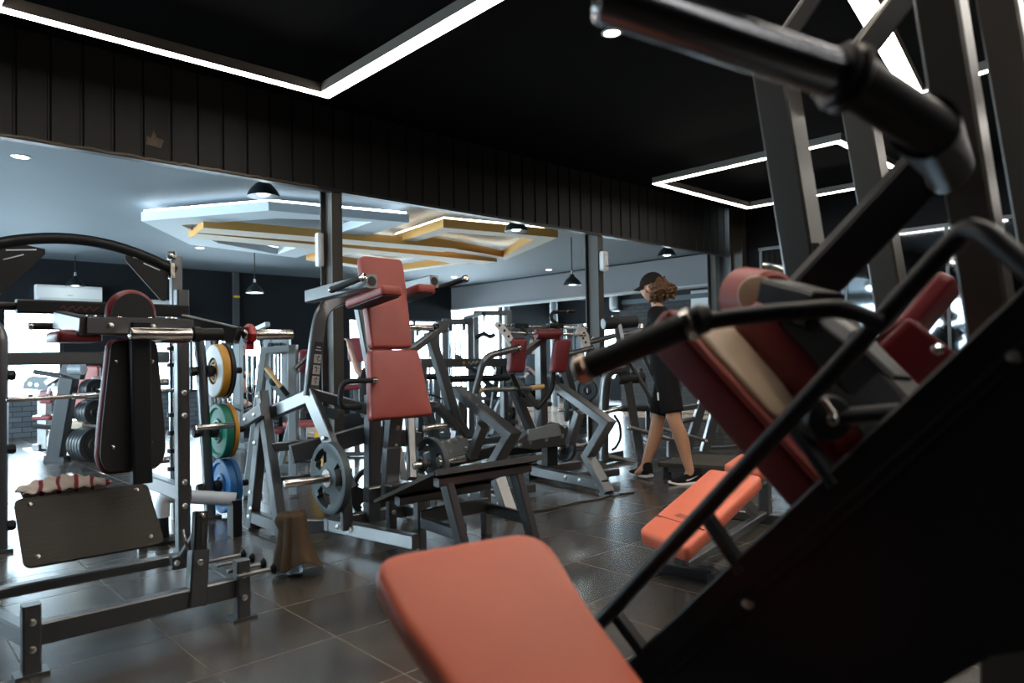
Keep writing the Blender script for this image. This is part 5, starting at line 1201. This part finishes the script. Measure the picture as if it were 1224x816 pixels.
def cloth(name, par, parts, m, vox=.012):
    v, f = merge(*parts); o = mk(name, v, f, m, par, 3)
    r = o.modifiers.new('fuse', 'REMESH'); r.mode = 'VOXEL'; r.voxel_size = vox; r.use_smooth_shade = True
    sm = o.modifiers.new('relax', 'SMOOTH'); sm.iterations = 2; sm.factor = .5
    tx = bpy.data.textures.get('folds') or bpy.data.textures.new('folds', 'CLOUDS'); tx.noise_scale = .11
    d = o.modifiers.new('folds', 'DISPLACE'); d.texture = tx; d.strength = .01; d.mid_level = .5
    return o
def dress(par, J, fw, l, top, bottom, shirt_m, pants_m, tags, full, vox):
    """shirt and shorts or trousers fitted over the joints"""
    pel, bel, che, col = (Vector(J[k][0]) for k in ('pelvis', 'belly', 'chest', 'collar'))
    rings = [(pel - V3(0, 0, .06), fw, .145, l, .188), (pel + V3(0, 0, .06), fw, .148, l, .188), (bel, fw, .148, l, .188), (bel.lerp(che, .6), fw, .15, l, .195), (che + V3(0, 0, .03), fw, .128, l, .2), (col - V3(0, 0, .02), fw, .1, l, .17), (col + V3(0, 0, .03), fw, .066, l, .075)]
    parts = [loft(rings)]
    for tg in tags:
        sh, el = Vector(J[tg + 'sh'][0]), Vector(J[tg + 'el'][0]); parts.append(limb([che.lerp(sh, .45), sh, sh.lerp(el, .35), sh.lerp(el, .72)], [.085, .08, .074, .07]))
    cloth('shirt', par, parts, shirt_m, vox)
    parts = [loft([(pel - V3(0, 0, .12), fw, .12, l, .17), (pel - V3(0, 0, .04), fw, .122, l, .172), (pel + V3(0, 0, .05), fw, .118, l, .162)])]
    for tg in tags:
        t2 = {'l': 'l', 'r': 'r', 'n': 'n', 'f': 'f'}[tg]; hip, kn = Vector(J[t2 + 'hip'][0]), Vector(J[t2 + 'kn'][0])
        if full: an = Vector(J[t2 + 'an'][0]); parts.append(limb([hip + V3(0, 0, .04), hip.lerp(kn, .5), kn, kn.lerp(an, .5), kn.lerp(an, .9)], [.115, .1, .078, .072, .06]))
        else: parts.append(limb([hip + V3(0, 0, .05), hip.lerp(kn, .4), hip.lerp(kn, .82)], [.112, .104, .1]))
    cloth('trousers' if full else 'shorts', par, parts, pants_m, vox)
def hairball(name, par, c, r, m, amp=.02, freq=28, na=56, nb=40, cut=None):
    v, f = [], []
    for j in range(nb + 1):
        ph = PI * j / nb
        for i in range(na):
            t = 2 * PI * i / na; d = Vector((math.sin(ph) * math.cos(t), math.sin(ph) * math.sin(t), math.cos(ph)))
            p = Vector((d.x * r[0], d.y * r[1], d.z * r[2])); k = abs(noise.noise(p * freq)) * 2 - .35
            v.append(Vector(c) + p + d * amp * k)
    for j in range(nb):
        for i in range(na): f.append((j * na + i, j * na + (i + 1) % na, (j + 1) * na + (i + 1) % na, (j + 1) * na + i))
    return mk(name, v, f, m, par, 3)
# ---- the man in the cap
Mn = thing('person', 'man in black cap, black shirt, shorts and trainers walking left, curly hair down his neck', 'person', (Z(764, 571) + Z(816, 579)) / 2)
D0 = 6.52
def B_(px, py, o=0.0): return Dp(px, py, D0 + o)
fw = (-CAMR * .93 + CAMF * .36); fw.z = 0; fw.normalize(); ls = V3(-fw.y, fw.x, 0)      # ls: his left
ftF, ftN = Z(771, 571), Z(826, 578)
ankF = V3(ftF.x, ftF.y, .10); ankN = V3(ftN.x, ftN.y, .095)
pel = B_(797, 440); z_ = pel.z
ls_ = ls if ls.dot(CAMF) < 0 else -ls                                   # towards the camera
J = {'pelvis': (pel, (.12, .10)), 'belly': (B_(795, 415), (.125, .10)), 'chest': (B_(790, 388), (.145, .105)), 'collar': (B_(787, 370), (.08, .06)), 'neck': (B_(784, 360), .052), 'skull': (B_(781, 348), .06)}
E = [('pelvis', 'belly'), ('belly', 'chest'), ('chest', 'collar'), ('collar', 'neck'), ('neck', 'skull')]
for tag_, sg, hand, elb in (('n', 1, Dp(757, 404, 6.30), Dp(792, 398, 6.24)), ('f', -1, Dp(739, 411, 6.62), Dp(764, 412, 6.74))):
    sh = B_(788, 377) + ls_ * sg * .175
    J[tag_ + 'sh'] = (sh, .052); J[tag_ + 'el'] = (elb, .039); d = (hand - elb).normalized(); wr = hand - d * .09
    J[tag_ + 'fm'] = (elb.lerp(wr, .3), .04); J[tag_ + 'wr'] = (wr, (.027, .022)); E += [('chest', tag_ + 'sh'), (tag_ + 'sh', tag_ + 'el'), (tag_ + 'el', tag_ + 'fm'), (tag_ + 'fm', tag_ + 'wr')]
    up_ = ZZ - d * d.z; fingers(J, E, tag_ + 'wr', d, ls_ * -sg, up_, 1.0, .8)
for tag_, sg, ank, kp in (('n', 1, ankN, (806, 503, -.16)), ('f', -1, ankF, (786, 504, .14))):
    hip = pel + ls_ * sg * .095 - V3(0, 0, .06); kn_ = B_(*kp)
    J[tag_ + 'hip'] = (hip, .1); J[tag_ + 'th'] = (hip.lerp(kn_, .5), .088); J[tag_ + 'kn'] = (kn_, .066); J[tag_ + 'cf'] = (kn_.lerp(ank, .33) + CAMR * .018, .072); J[tag_ + 'sk'] = (kn_.lerp(ank, .75), .05); J[tag_ + 'an'] = (ank, .044); J[tag_ + 'ft'] = (ank - CAMR * .10 - V3(0, 0, .07), (.022, .018))
    E += [('pelvis', tag_ + 'hip'), (tag_ + 'hip', tag_ + 'th'), (tag_ + 'th', tag_ + 'kn'), (tag_ + 'kn', tag_ + 'cf'), (tag_ + 'cf', tag_ + 'sk'), (tag_ + 'sk', tag_ + 'an'), (tag_ + 'an', tag_ + 'ft')]
hc = B_(779, 344); hf = (fw * .97 + CAMF * .1 + V3(0, 0, -.0)).normalized()
person_mesh('body', Mn, J, E, hc, hf, .007)
dress(Mn, J, fw, ls, None, None, BLKCLOTH, BLKCLOTH, 'nf', False, .012)
lp = Dp(785.5, 469, 6.36); slabpts('side_label', Mn, WHITEM, [lp, lp + CAMR * .014, lp + CAMR * .018 + CAMD * .07, lp + CAMR * .005 + CAMD * .07], CAMF * .01)
def ground(p): return V3(p.x, p.y, 0)
tN = Z(797.5, 579.5); hN = Z(838, 577); shoe(Mn, hN, hN + (tN - hN).normalized() * .315, ls_)
tF = Z(751.5, 567); hF = Z(778, 572.5); shoe(Mn, hF + V3(0, 0, .012), hF + (tF - hF).normalized() * .30 + V3(0, 0, .012), ls_)
# cap and hair
capc = hc + V3(0, 0, .035)
v, f = [], []
sdv = ZZ.cross(hf).normalized()
for j in range(13):
    ph = PI / 2 * j / 12 * 1.06
    for i in range(32):
        t = 2 * PI * i / 32; v.append(capc + hf * (math.sin(ph) * math.cos(t) * .112) + sdv * (math.sin(ph) * math.sin(t) * .094) + ZZ * (math.cos(ph) * .112 - .012 * math.cos(t) * math.sin(ph)))
f = [(j * 32 + i, j * 32 + (i + 1) % 32, (j + 1) * 32 + (i + 1) % 32, (j + 1) * 32 + i) for j in range(12) for i in range(32)]
cp = mk('cap', v, f, CAPC, Mn, 3); cp.modifiers.new('t', 'SOLIDIFY').thickness = .005
bv = []
for k in range(2):
    for i in range(13):
        a = -1.05 + 2.1 * i / 12; r = (.106, .175)[k] * (1 if k == 0 else (1 - .18 * abs(a) ** 2)); bv.append(capc + hf * math.cos(a) * r + sdv * math.sin(a) * (.09 if k == 0 else .088) + ZZ * ((-.012, -.045)[k] - .012 * abs(math.sin(a))))
br = mk('cap_brim', bv, [(i, i + 1, 13 + i + 1, 13 + i) for i in range(12)], CAPC, Mn, 3); br.modifiers.new('t', 'SOLIDIFY').thickness = .006
hairball('hair', Mn, hc - hf * .055 + V3(0, 0, -.02), (.1, .105, .105), HAIR, .045, 34)
hb_ = hairball('hair_tail', Mn, hc - hf * .125 + V3(0, 0, -.035), (.075, .09, .07), HAIR, .045, 36)
# ---- distant people
def bg_person(label, hp, face, shirt, hair, dist, arms, stand=True, seatz=.5, pants=BLKCLOTH):
    """hp: head centre (world); arms: two hand targets; stands or sits facing 'face'"""
    face = Vector(face); face.z = 0; face.normalize(); l = V3(-face.y, face.x, 0); h = Vector(hp); base = V3(h.x, h.y, 0)
    t = thing('person', label, 'person', base)
    sc = 1.0
    J = {}; nk = h - V3(0, 0, .15); J['pelvis'] = (nk - V3(0, 0, .52), (.12, .1)); J['belly'] = (nk - V3(0, 0, .33), (.12, .095)); J['chest'] = (nk - V3(0, 0, .15), (.14, .1)); J['collar'] = (nk - V3(0, 0, .03), (.07, .055)); J['neck'] = (nk + V3(0, 0, .04), .05); J['skull'] = (h, .06)
    E = [('pelvis', 'belly'), ('belly', 'chest'), ('chest', 'collar'), ('collar', 'neck'), ('neck', 'skull')]
    for tg, sg, hd in (('l', 1, arms[0]), ('r', -1, arms[1])):
        sh = nk - V3(0, 0, .07) + l * sg * .18; hd = Vector(hd); m_ = (sh + hd) / 2; dd = (hd - sh); slack = max(0, .56 ** 2 - dd.length_squared) ** .5 / 2; el = m_ - V3(0, 0, slack * .8) + l * sg * slack * .4
        d = (hd - el).normalized(); wr = hd - d * .08; J[tg + 'sh'] = (sh, .05); J[tg + 'el'] = (el, .04); J[tg + 'wr'] = (wr, (.028, .024)); E += [('chest', tg + 'sh'), (tg + 'sh', tg + 'el'), (tg + 'el', tg + 'wr')]
        fingers(J, E, tg + 'wr', d, l * -sg if abs(d.dot(l)) < .9 else face, ZZ if abs(d.z) < .9 else face, 1.0, .7)
    for tg, sg in (('l', 1), ('r', -1)):
        hip = J['pelvis'][0] + l * sg * .09 - V3(0, 0, .05)
        if stand: kn = V3(hip.x, hip.y, hip.z * .54) + face * .03; an = V3(hip.x, hip.y, .09) - face * .02
        else: kn = hip + face * .42 + l * sg * .06; kn.z = max(.42, hip.z); an = V3(kn.x, kn.y, .09) + face * .05
        J[tg + 'hip'] = (hip, .085); J[tg + 'kn'] = (kn, .055); J[tg + 'cf'] = (kn.lerp(an, .35) - face * .02, .054); J[tg + 'an'] = (an, .035); J[tg + 'ft'] = (an + face * .15 - V3(0, 0, .05), (.04, .03)); E += [('pelvis', tg + 'hip'), (tg + 'hip', tg + 'kn'), (tg + 'kn', tg + 'cf'), (tg + 'cf', tg + 'an'), (tg + 'an', tg + 'ft')]
    person_mesh('body', t, J, E, h, face, .011, m=SKIN2)
    dress(t, J, face, l, None, None, shirt, pants, 'lr', True, .016)
    hairball('hair', t, h - face * .02 + V3(0, 0, .04), (.098, .09, .1), hair, .012, 30, 36, 26)
    for sg in (-1, 1): lathe('eye', t, BACKING, h + face * .083 + l * sg * .031 + V3(0, 0, .008), face, [(0, .007), (.004, .005), (.006, .001)], 8)
    return t
lft = -CAMR; toc = -CAMF
h1 = Dp(640, 412, 10.6); h1.z = Dp(640, 411, 10.6).z
bg_person('dark haired man in grey shirt seated pulling a cable bar, seen between the red pads', h1, lft * .9 + toc * .45, GREYCLOTH, DKHAIR, 10.6, (Dp(633, 440, 10.3), Dp(631, 446, 10.5)), False)
st1 = Dp(640, 470, 10.6); bs_ = thing('stool', 'plain dark stool under the seated man in grey', 'stool', (h1.x, h1.y, 0))
zs = h1.z - .15 - .52 - .2
pad('seat', bs_, RUBBER, (h1.x, h1.y, zs - .06), X, Y, ZZ, rpoly([(-.18, -.18), (.18, -.18), (.18, .18), (-.18, .18)], .05), .06)
lathe('pedestal', bs_, METAL, (h1.x, h1.y, 0), ZZ, [(0, .18), (.02, .18), (.04, .04), (max(.1, zs - .06), .04)], 18)
h2 = Dp(292, 458, 11.6)
bg_person('reflected woman, modelled solid, with tied dark hair in a dark top facing the room behind the cable rods', h2, toc * .95 + lft * .1, BLKCLOTH, DKHAIR, 11.6, (Dp(281, 480, 11.2), Dp(303, 484, 11.2)), False)  # solid figure stands in for a mirror reflection at the far wall
bs2 = None
h3 = Dp(293, 430, 12.4); h3.z = 1.62 if h3.z < 1.5 else h3.z
h3 = Dp(292, 414, 12.4)
bg_person('reflected man, modelled solid, in grey shirt standing behind the woman among the cable rods', h3, toc, GREYCLOTH, DKHAIR, 12.4, (Dp(284, 455, 12.2), Dp(302, 455, 12.2)), True)  # second mirrored figure, likewise built as a solid body
# ================================================================ equipment further back in the bright room
def flat(p): return V3(p.x, p.y, 0)
def cable_station(px, wpx, topy, d, label, rods=4, arm=True, stack=True, m=GREYM):
    """two-column cable tower: columns, head beam, guide rods, weight stack, pulleys"""
    k = d / FPX; c = Dp(px, 430, d); g = flat(c); ztop = EYE.z + (430 - topy) * k; r = V3(CAMR.x, CAMR.y, 0).normalized(); fwd = V3(-r.y, r.x, 0); w = wpx * k / 2
    t = thing('cable_machine', label, XM, g)
    for s in (-1, 1): beam('column', t, m, g + r * s * w + V3(0, 0, .03), g + r * s * w + V3(0, 0, ztop), .09, .12, up=fwd)
    beam('head_beam', t, m, g - r * (w + .05) + V3(0, 0, ztop - .05), g + r * (w + .05) + V3(0, 0, ztop - .05), .1, .09)
    beam('base_beam', t, m, g - r * (w + .1) + V3(0, 0, .04), g + r * (w + .1) + V3(0, 0, .04), .12, .08)
    for i in range(rods): 
        x = -w + (i + 1) * 2 * w / (rods + 1); tube('guide_rod', t, CHROME, [g + r * x - fwd * .04 + V3(0, 0, .06), g + r * x - fwd * .04 + V3(0, 0, ztop - .08)], .013, n=8)
    if stack: 
        for j in range(8): pad('stack_plate', t, BLKPLATE, g - fwd * .10 + V3(0, 0, .09 + j * .05), r, fwd, ZZ, rpoly([(-w * .6, -.07), (w * .6, -.07), (w * .6, .09), (-w * .6, .09)], .01), .046, r=.004)
    for s in (-1, 1): 
        q = g + r * s * w * .5 - fwd * .1 + V3(0, 0, ztop - .12); lathe('pulley', t, SHROUD, q, r, [(-.018, .02), (-.018, .075), (-.006, .062), (.006, .062), (.018, .075), (.018, .02)], 18)
    if arm: beam('pulley_arm', t, PALE, g - r * w * .6 + V3(0, 0, ztop), g + r * w * 1.3 - fwd * .5 + V3(0, 0, ztop + .12), .07, .06)
    tube('cable', t, BLACKM, [g + r * w * .5 - fwd * .18 + V3(0, 0, ztop - .15), g + r * w * .5 - fwd * .2 + V3(0, 0, .6)], .006, n=6)
    tube('pull_bar', t, BLACKM, [g + r * (w * .5 - .2) - fwd * .2 + V3(0, 0, .52), g + r * w * .5 - fwd * .2 + V3(0, 0, .6), g + r * (w * .5 + .2) - fwd * .2 + V3(0, 0, .52)], .014, .03)
    return t
cable_station(268, 34, 392, 9.6, 'grey cable tower with close chrome rods right of the coloured plates', 5, False)
cable_station(306, 44, 396, 10.2, 'grey cable tower with a pale slanted pulley arm under the pendant lamp', 6, True)
cable_station(332, 20, 402, 9.0, 'narrow grey cable tower behind the pale bent frame', 4, False)
cable_station(548, 30, 381, 10.5, 'dark cable tower in front of the bright window above the bronze beam', 4, False, True, METAL)
cable_station(508, 30, 388, 11.5, 'dark cable tower just right of the red back pad against the window', 5, False, True, METAL)
cable_station(590, 40, 372, 12.5, 'wide far cable tower behind the twin red chest pads', 3, False, True, METAL)
cable_station(694, 26, 392, 11.0, 'slim far cable tower left of the second steel column', 3, False, True, METAL)
# pull bar and round bag hanging in the window
hb_ = thing('hanging_bar', 'black wide grip bar on a cable hanging against the bright window', 'pull bar', Dp(578, 402, 9.6)); p = Dp(578, 402, 9.6)
tube('bar_tube', hb_, BLACKM, [Dp(568, 403, 9.6), Dp(572, 402, 9.6), Dp(578, 398, 9.6), Dp(586, 403, 9.6), Dp(592, 399, 9.6)], .03, .08); tube('hanging_cable', hb_, BLACKM, [Dp(578, 398, 9.6), Dp(578, 374, 9.6)], .006, n=6); beam('hanger_arm', hb_, BLACKM, Dp(578, 374, 9.6), Dp(556, 380, 10.4), .05, .05)
# pale bent-frame machine left of centre
k1 = Z(297, 594); PB = thing('bent_frame_machine', 'pale looking bent frame machine with a bronze handle, behind the left A-frame', XM, k1); dk = k1.dot(CAMF) - EYE.dot(CAMF)
def Kk(px, py, o=0): return Dp(px, py, dk + o)
bent('bent_leg', PB, GREYM, [Kk(295, 592), Kk(317, 419), Kk(347, 416, .0)], .06, .085, up=CAMF, r=.0)
a = Kk(350, 412, .05); beam('upright', PB, GREYM, V3(a.x, a.y, .02), a, .075, .08, up=CAMF)
beam('diagonal_arm', PB, GREYM, Kk(314, 436), Kk(345, 482), .06, .07, up=CAMF); tube('bronze_handle', PB, WOOD, [Kk(318, 439, -.08), Kk(336, 462, -.08)], .02); tube('handle_tail', PB, BLACKM, [Kk(336, 462, -.08), Kk(344, 472, -.06)], .021); bolt(PB, Kk(327, 456, -.05), -CAMF, .03, BLACKM)
b = Kk(322, 600, .5); beam('rear_leg', PB, GREYM, Kk(350, 500, .4), V3(Kk(330, 590, .6).x, Kk(330, 590, .6).y, .02), .06, .07, up=CAMF)
lowa = Kk(297, 560); lowb = Kk(346, 560, .1); beam('low_tie', PB, GREYM, lowa, lowb, .05, .07); beam('base_foot', PB, GREYM, V3(k1.x - .06, k1.y, .015), V3(k1.x + .1, k1.y - .02, .015), .12, .03)
tube('guide_bar', PB, METAL, [Kk(352, 441), Kk(376, 418, .1)], .02); beam('pad_post', PB, METAL, Kk(362, 430, .3), Kk(362, 500, .3), .05, .05, up=CAMF)
pad('chest_pad', PB, MAROON, Kk(366, 432, .25), dH, ZZ, -CAMF, rpoly([(-.06, -.10), (.06, -.10), (.075, .11), (-.05, .11)], .04), .06)
# little seats with red cushions further back
def stool_seat(px, py, d, label, w=.3, m=RED, back=False):
    p = Dp(px, py, d); g = flat(p); t = thing('machine_seat', label, 'seat', g, 'small red machine seats further back')
    pad('cushion', t, m, p - V3(0, 0, .03), dH, V3(-dH.y, dH.x, 0), ZZ, rpoly([(-w / 2, -.16), (w / 2, -.16), (w / 2, .16), (-w / 2, .16)], .05), .06)
    beam('seat_post', t, METAL, V3(g.x, g.y, .02), p - V3(0, 0, .03), .06, .06, up=dH); beam('seat_foot', t, METAL, V3(g.x, g.y, .03) - dH * .25, V3(g.x, g.y, .03) + dH * .25, .07, .05)
    if back: 
        q = p + V3(-dH.y, dH.x, 0) * .2; beam('back_post', t, METAL, q, q + V3(0, 0, .5), .05, .05, up=dH); pad('back_cushion', t, m, q + V3(0, 0, .45) - V3(-dH.y, dH.x, 0) * .03, dH, ZZ, V3(dH.y, -dH.x, 0), rpoly([(-.13, -.15), (.13, -.15), (.13, .15), (-.13, .15)], .05), .05)
    return t
stool_seat(329, 514, 8.6, 'small dark red seat seen through the left A-frame', .3, MAROON); stool_seat(363, 506, 8.2, 'red seat between the A-frame and the first steel column', .4, RED)
stool_seat(426, 462, 8.6, 'red seat with backrest half hidden behind the first steel column', .4, MAROON, True)
# yellow warning sign
ys = flat(Z(388, 562)); yt = thing('floor_sign', 'yellow folding warning sign standing on the floor behind the left A-frame', 'floor sign', ys)
for s in (-1, 1):
    fd = V3(-dH.y, dH.x, 0) * s; b0 = ys + fd * .14; e_up = (ys + V3(0, 0, .5) - b0).normalized()
    slab('sign_panel', yt, SIGNY, b0, dH, e_up, dH.cross(e_up), rpoly([(-.12, 0), (.12, 0), (.08, .5), (-.08, .5)], .02), .008)
slab('dark_triangle', yt, BACKING, ys - V3(-dH.y, dH.x, 0) * .10 + V3(0, 0, .2), dH, V3(-dH.y * .14, dH.x * .14, .6), V3(dH.y, -dH.x, 0.1), [(-.06, 0), (.06, 0), (0, .11)], .004)
# dumbbells on a low rack behind the row machines
dr = flat(Dp(596, 505, 9.8)); DR = thing('dumbbell_rack', 'dark two tier rack holding dumbbells behind the row machines', 'rack', dr)
for s in (-1, 1): beam('rack_side', DR, METAL, dr + dH * s * .27 + V3(0, 0, .02), dr + dH * s * .27 + V3(-dH.y, dH.x, 0) * .2 + V3(0, 0, .78), .06, .08, up=dH)
for z, o in ((.28, 0), (.6, .1)):
    for q in (-.08, .08): beam('rack_rail', DR, METAL, dr - dH * .27 + V3(-dH.y, dH.x, 0) * (o + q) + V3(0, 0, z), dr + dH * .27 + V3(-dH.y, dH.x, 0) * (o + q) + V3(0, 0, z), .05, .05)
axd = V3(-dH.y, dH.x, 0)
for j, (z, o) in enumerate(((.28, 0), (.6, .1))):
    for i in range(2):
        c = dr + dH * (-.12 + i * .24) + axd * o + V3(0, 0, z + .115); pos = ('left', 'right')[i]
        t = thing('dumbbell', 'black round dumbbell with yellow mark, %s one on the %s tier' % (pos, ('lower', 'upper')[j]), 'dumbbell', c, 'dumbbells on the low rack')
        for s in (-1, 1): lathe('head', t, RUBBER, c + axd * s * .05, axd * s, [(0, .04), (.005, .085), (.015, .09), (.08, .09), (.09, .08), (.092, .05), (.088, .04)], 22)
        bar('handle', t, STEEL, c - axd * .06, c + axd * .06, .016); beam('yellow_mark', t, SIGNY, c - axd * .144 - dH * .04, c - axd * .144 + dH * .04, .004, .02)
# far left: plate tree, orange boards and a seated machine by the bright window
ptq = flat(Z(80, 551)); PT = thing('plate_tree', 'dark leaning plate stand loaded with black plates before the bright window', 'plate stand', ptq); dp = (ptq - EYE).dot(CAMF)
def Pp(px, py, o=0): return Dp(px, py, dp + o)
beam('leaning_column', PT, BLACKM, Pp(67, 546), Pp(83, 452), .17, .14, up=CAMF); beam('top_head', PT, BLACKM, Pp(76, 440), Pp(100, 447), .1, .14); beam('floor_foot', PT, BLACKM, Pp(56, 549) * 1, Pp(80, 551), .14, .12); beam('floor_beam', PT, METAL, Pp(75, 548, .1), Pp(112, 544, .3), .1, .07)
lathe('top_roller', PT, GREYM, Pp(84, 441, -.1), CAMR, [(0, .05), (0, .07), (.16, .07), (.16, .05)], 18)
tube('grip_tube', PT, METAL, [Pp(40, 444, -.1), Pp(72, 449)], .03); tube('grip_tube', PT, METAL, [Pp(39, 509, -.1), Pp(64, 511)], .03)
beam('rear_post', PT, METAL, V3(*Pp(116, 548, .35).xy, .02), Pp(118, 450, .35), .1, .12, up=CAMF)
axp = (dH * .85 + V3(-dH.y, dH.x, 0) * -.5).normalized()
rows = ((112, 465, .125, 3), (109, 492, .15, 4), (106, 530, .21, 5))
tier = ('top', 'middle', 'bottom'); ordn = ('outermost', 'second', 'third', 'fourth', 'innermost')
for j, (px, py, rr, n) in enumerate(rows):
    c0 = Pp(px - 6, py, .1); bar('plate_horn', PT, STEEL, c0 - axp * .08, c0 + axp * .42, .025)
    for i in range(n):
        c = c0 + axp * (.02 + .062 * i); t = thing('weight_plate', 'black plate on the %s horn of the far plate stand, %s' % (tier[j], ordn[i] if i < n - 1 else 'innermost'), 'weight plate', c, 'black plates on the far stand'); disc_plate('disc', t, BLKPLATE, c, axp, rr, .05); lathe('pale_ring', t, GREYM, c - axp * .024, axp, [(0, rr * .97), (-.003, rr * .95), (-.003, rr * .88), (0, rr * .87)], 30, cap=False)
ob = thing('padded_bench', 'orange padded bench standing upright behind the far plate stand', 'bench', flat(Pp(102, 540, .9)))
p = Pp(106, 452, .9); pad('back_pad', ob, RED, Pp(105, 455, .9), dH, ZZ, -CAMF, rpoly([(-.16, -.2), (.18, -.2), (.18, .2), (-.16, .2)], .04), .07); pad('lower_pad', ob, RED, Pp(97, 478, .9), dH, ZZ, -CAMF, rpoly([(-.08, -.2), (.1, -.2), (.1, .2), (-.08, .2)], .04), .07)
q = flat(p); beam('bench_post', ob, METAL, V3(q.x, q.y, .02), p, .07, .07, up=dH); pad('seat_pad', ob, BEIGE, Pp(90, 511, .6), dH, V3(-dH.y, dH.x, 0), ZZ, rpoly([(-.18, -.15), (.2, -.15), (.2, .15), (-.18, .15)], .04), .1); q = flat(Pp(92, 516, .6)); beam('seat_post', ob, METAL, V3(q.x, q.y, .02), Pp(92, 514, .6), .06, .06, up=dH)
mp = flat(Z(52, 538)); dm = (mp - EYE).dot(CAMF); SM = thing('seated_machine', 'grey shrouded seated machine with red cushions by the bright window', XM, mp)
def Mm(px, py, o=0): return Dp(px, py, dm + o)
sh = [Mm(*q) for q in ((27, 465), (28, 457), (33, 451), (40, 449), (60, 451), (66, 449), (72, 455), (70, 463), (55, 466))]; slabpts('shroud', SM, SHROUD, sh, CAMF * .15)
for x, y in ((36, 459), (44, 460), (63, 459)): bolt(SM, Mm(x, y, -.005), -CAMF, .022)
a = Mm(53, 465, .1); beam('main_post', SM, METAL, V3(a.x, a.y, .02), a, .13, .12, up=CAMF); beam('base_beam', SM, METAL, V3(*Mm(42, 536).xy, .04), V3(*Mm(66, 530, .3).xy, .04), .12, .08)
pad('seat_pad', SM, MAROON, Mm(57, 501, -.05), dH, V3(-dH.y, dH.x, 0), ZZ, rpoly([(-.13, -.15), (.14, -.15), (.14, .15), (-.13, .15)], .05), .06); pad('back_pad', SM, MAROON, Mm(57, 474, -.05), dH, ZZ, -CAMF, rpoly([(-.08, -.09), (.08, -.09), (.08, .09), (-.08, .09)], .03), .06); pad('knee_pad', SM, MAROON, Mm(38, 475, -.05), dH, ZZ, -CAMF, rpoly([(-.04, -.05), (.03, -.05), (.02, .05), (-.02, .05)], .015), .06)
tube('bent_grip', SM, WHITEBLUE, [Mm(58, 470, -.1), Mm(60, 462, -.1), Mm(72, 464, -.1)], .025, .08); beam('upper_beam', SM, METAL, Mm(56, 458, -.02), Mm(74, 447, -.02), .08, .08, up=CAMF)
wb = flat(Z(60, 539)); tb = thing('drinks_bottle', 'pale plastic bottle standing on the floor by the seated machine', 'bottle', wb); lathe('bottle_body', tb, CLEAR, wb, ZZ, [(0, .05), (.18, .05), (.24, .02), (.28, .018)], 14); lathe('bottle_cap', tb, WHITEP, wb + V3(0, 0, .28), ZZ, [(0, .02), (.025, .02)], 10)
# silver curved machine and plates left of the second column
cv = flat(Z(690, 540)); dc = (cv - EYE).dot(CAMF) ; CV = thing('curved_frame_machine', 'silver curved frame machine glimpsed left of the second steel column', XM, cv)
def Cc(px, py, o=0): return Dp(px, py, 8.8 + o)
CV.location = flat(Cc(698, 520))
g = flat(Cc(684, 520)); bent('curved_frame', CV, GREYM, [V3(g.x, g.y, .02), Cc(684, 472), Cc(688, 458), Cc(716, 456)], .09, .1, up=CAMF, r=.12)
tube('grip_tube', CV, STEEL, [Cc(683, 480, -.1), Cc(705, 476, -.1)], .035); beam('cross_beam', CV, METAL, Cc(676, 447), Cc(700, 450), .08, .1); g2 = flat(Cc(706, 520)); beam('post', CV, METAL, V3(g2.x, g2.y, .02), Cc(706, 458), .08, .08, up=CAMF); beam('base_beam', CV, METAL, g + V3(0, 0, .04) - dH * .1, g2 + V3(0, 0, .04) + dH * .1, .1, .08)
for i, (x, y) in enumerate(((677, 490), (722, 503))):
    c = Cc(x, y, -.15); t = thing('weight_plate', 'grey plate on the silver curved machine, %s' % ('upper one' if i == 0 else 'lower one beside the column'), 'weight plate', c); disc_plate('disc', t, PLATE, c, dH, .14, .05)
    bar('weight_horn', CV, STEEL, c - dH * .1, c + dH * .12, .02)
# person reaching up behind the first column
hq = Dp(446, 424, 7.6); 
"""arm"""
bg_person('person in dark top behind the red back pad, one bare fist raised', hq, lft, BLKCLOTH, DKHAIR, 7.6, (Dp(416, 409, 7.5), Dp(450, 470, 7.5)), False)
# extra long dark beams low across the middle distance
for k, (x0, x1, y, d, lb) in enumerate(((690, 790, 530, 9.5, 'dark low bench behind the bent upright beside the man'),)):
    a, b = Dp(x0, y, d), Dp(x1, y, d); a.z = b.z = .42; t = thing('flat_bench', lb, 'bench', flat((a + b) / 2)); m_ = (a + b) / 2; L = (b - a).length
    pad('bench_pad', t, RUBBER, m_, (b - a).normalized(), V3(-dH.y, dH.x, 0), ZZ, rpoly([(-L / 2, -.14), (L / 2, -.14), (L / 2, .14), (-L / 2, .14)], .05), .07)
    for s in (.15, .85): q = a.lerp(b, s); beam('leg', t, METAL, V3(q.x, q.y, .02), V3(q.x, q.y, .43), .06, .06, up=dH); beam('leg_foot', t, METAL, V3(q.x, q.y, .03) - V3(-dH.y, dH.x, 0) * .2, V3(q.x, q.y, .03) + V3(-dH.y, dH.x, 0) * .2, .06, .05)
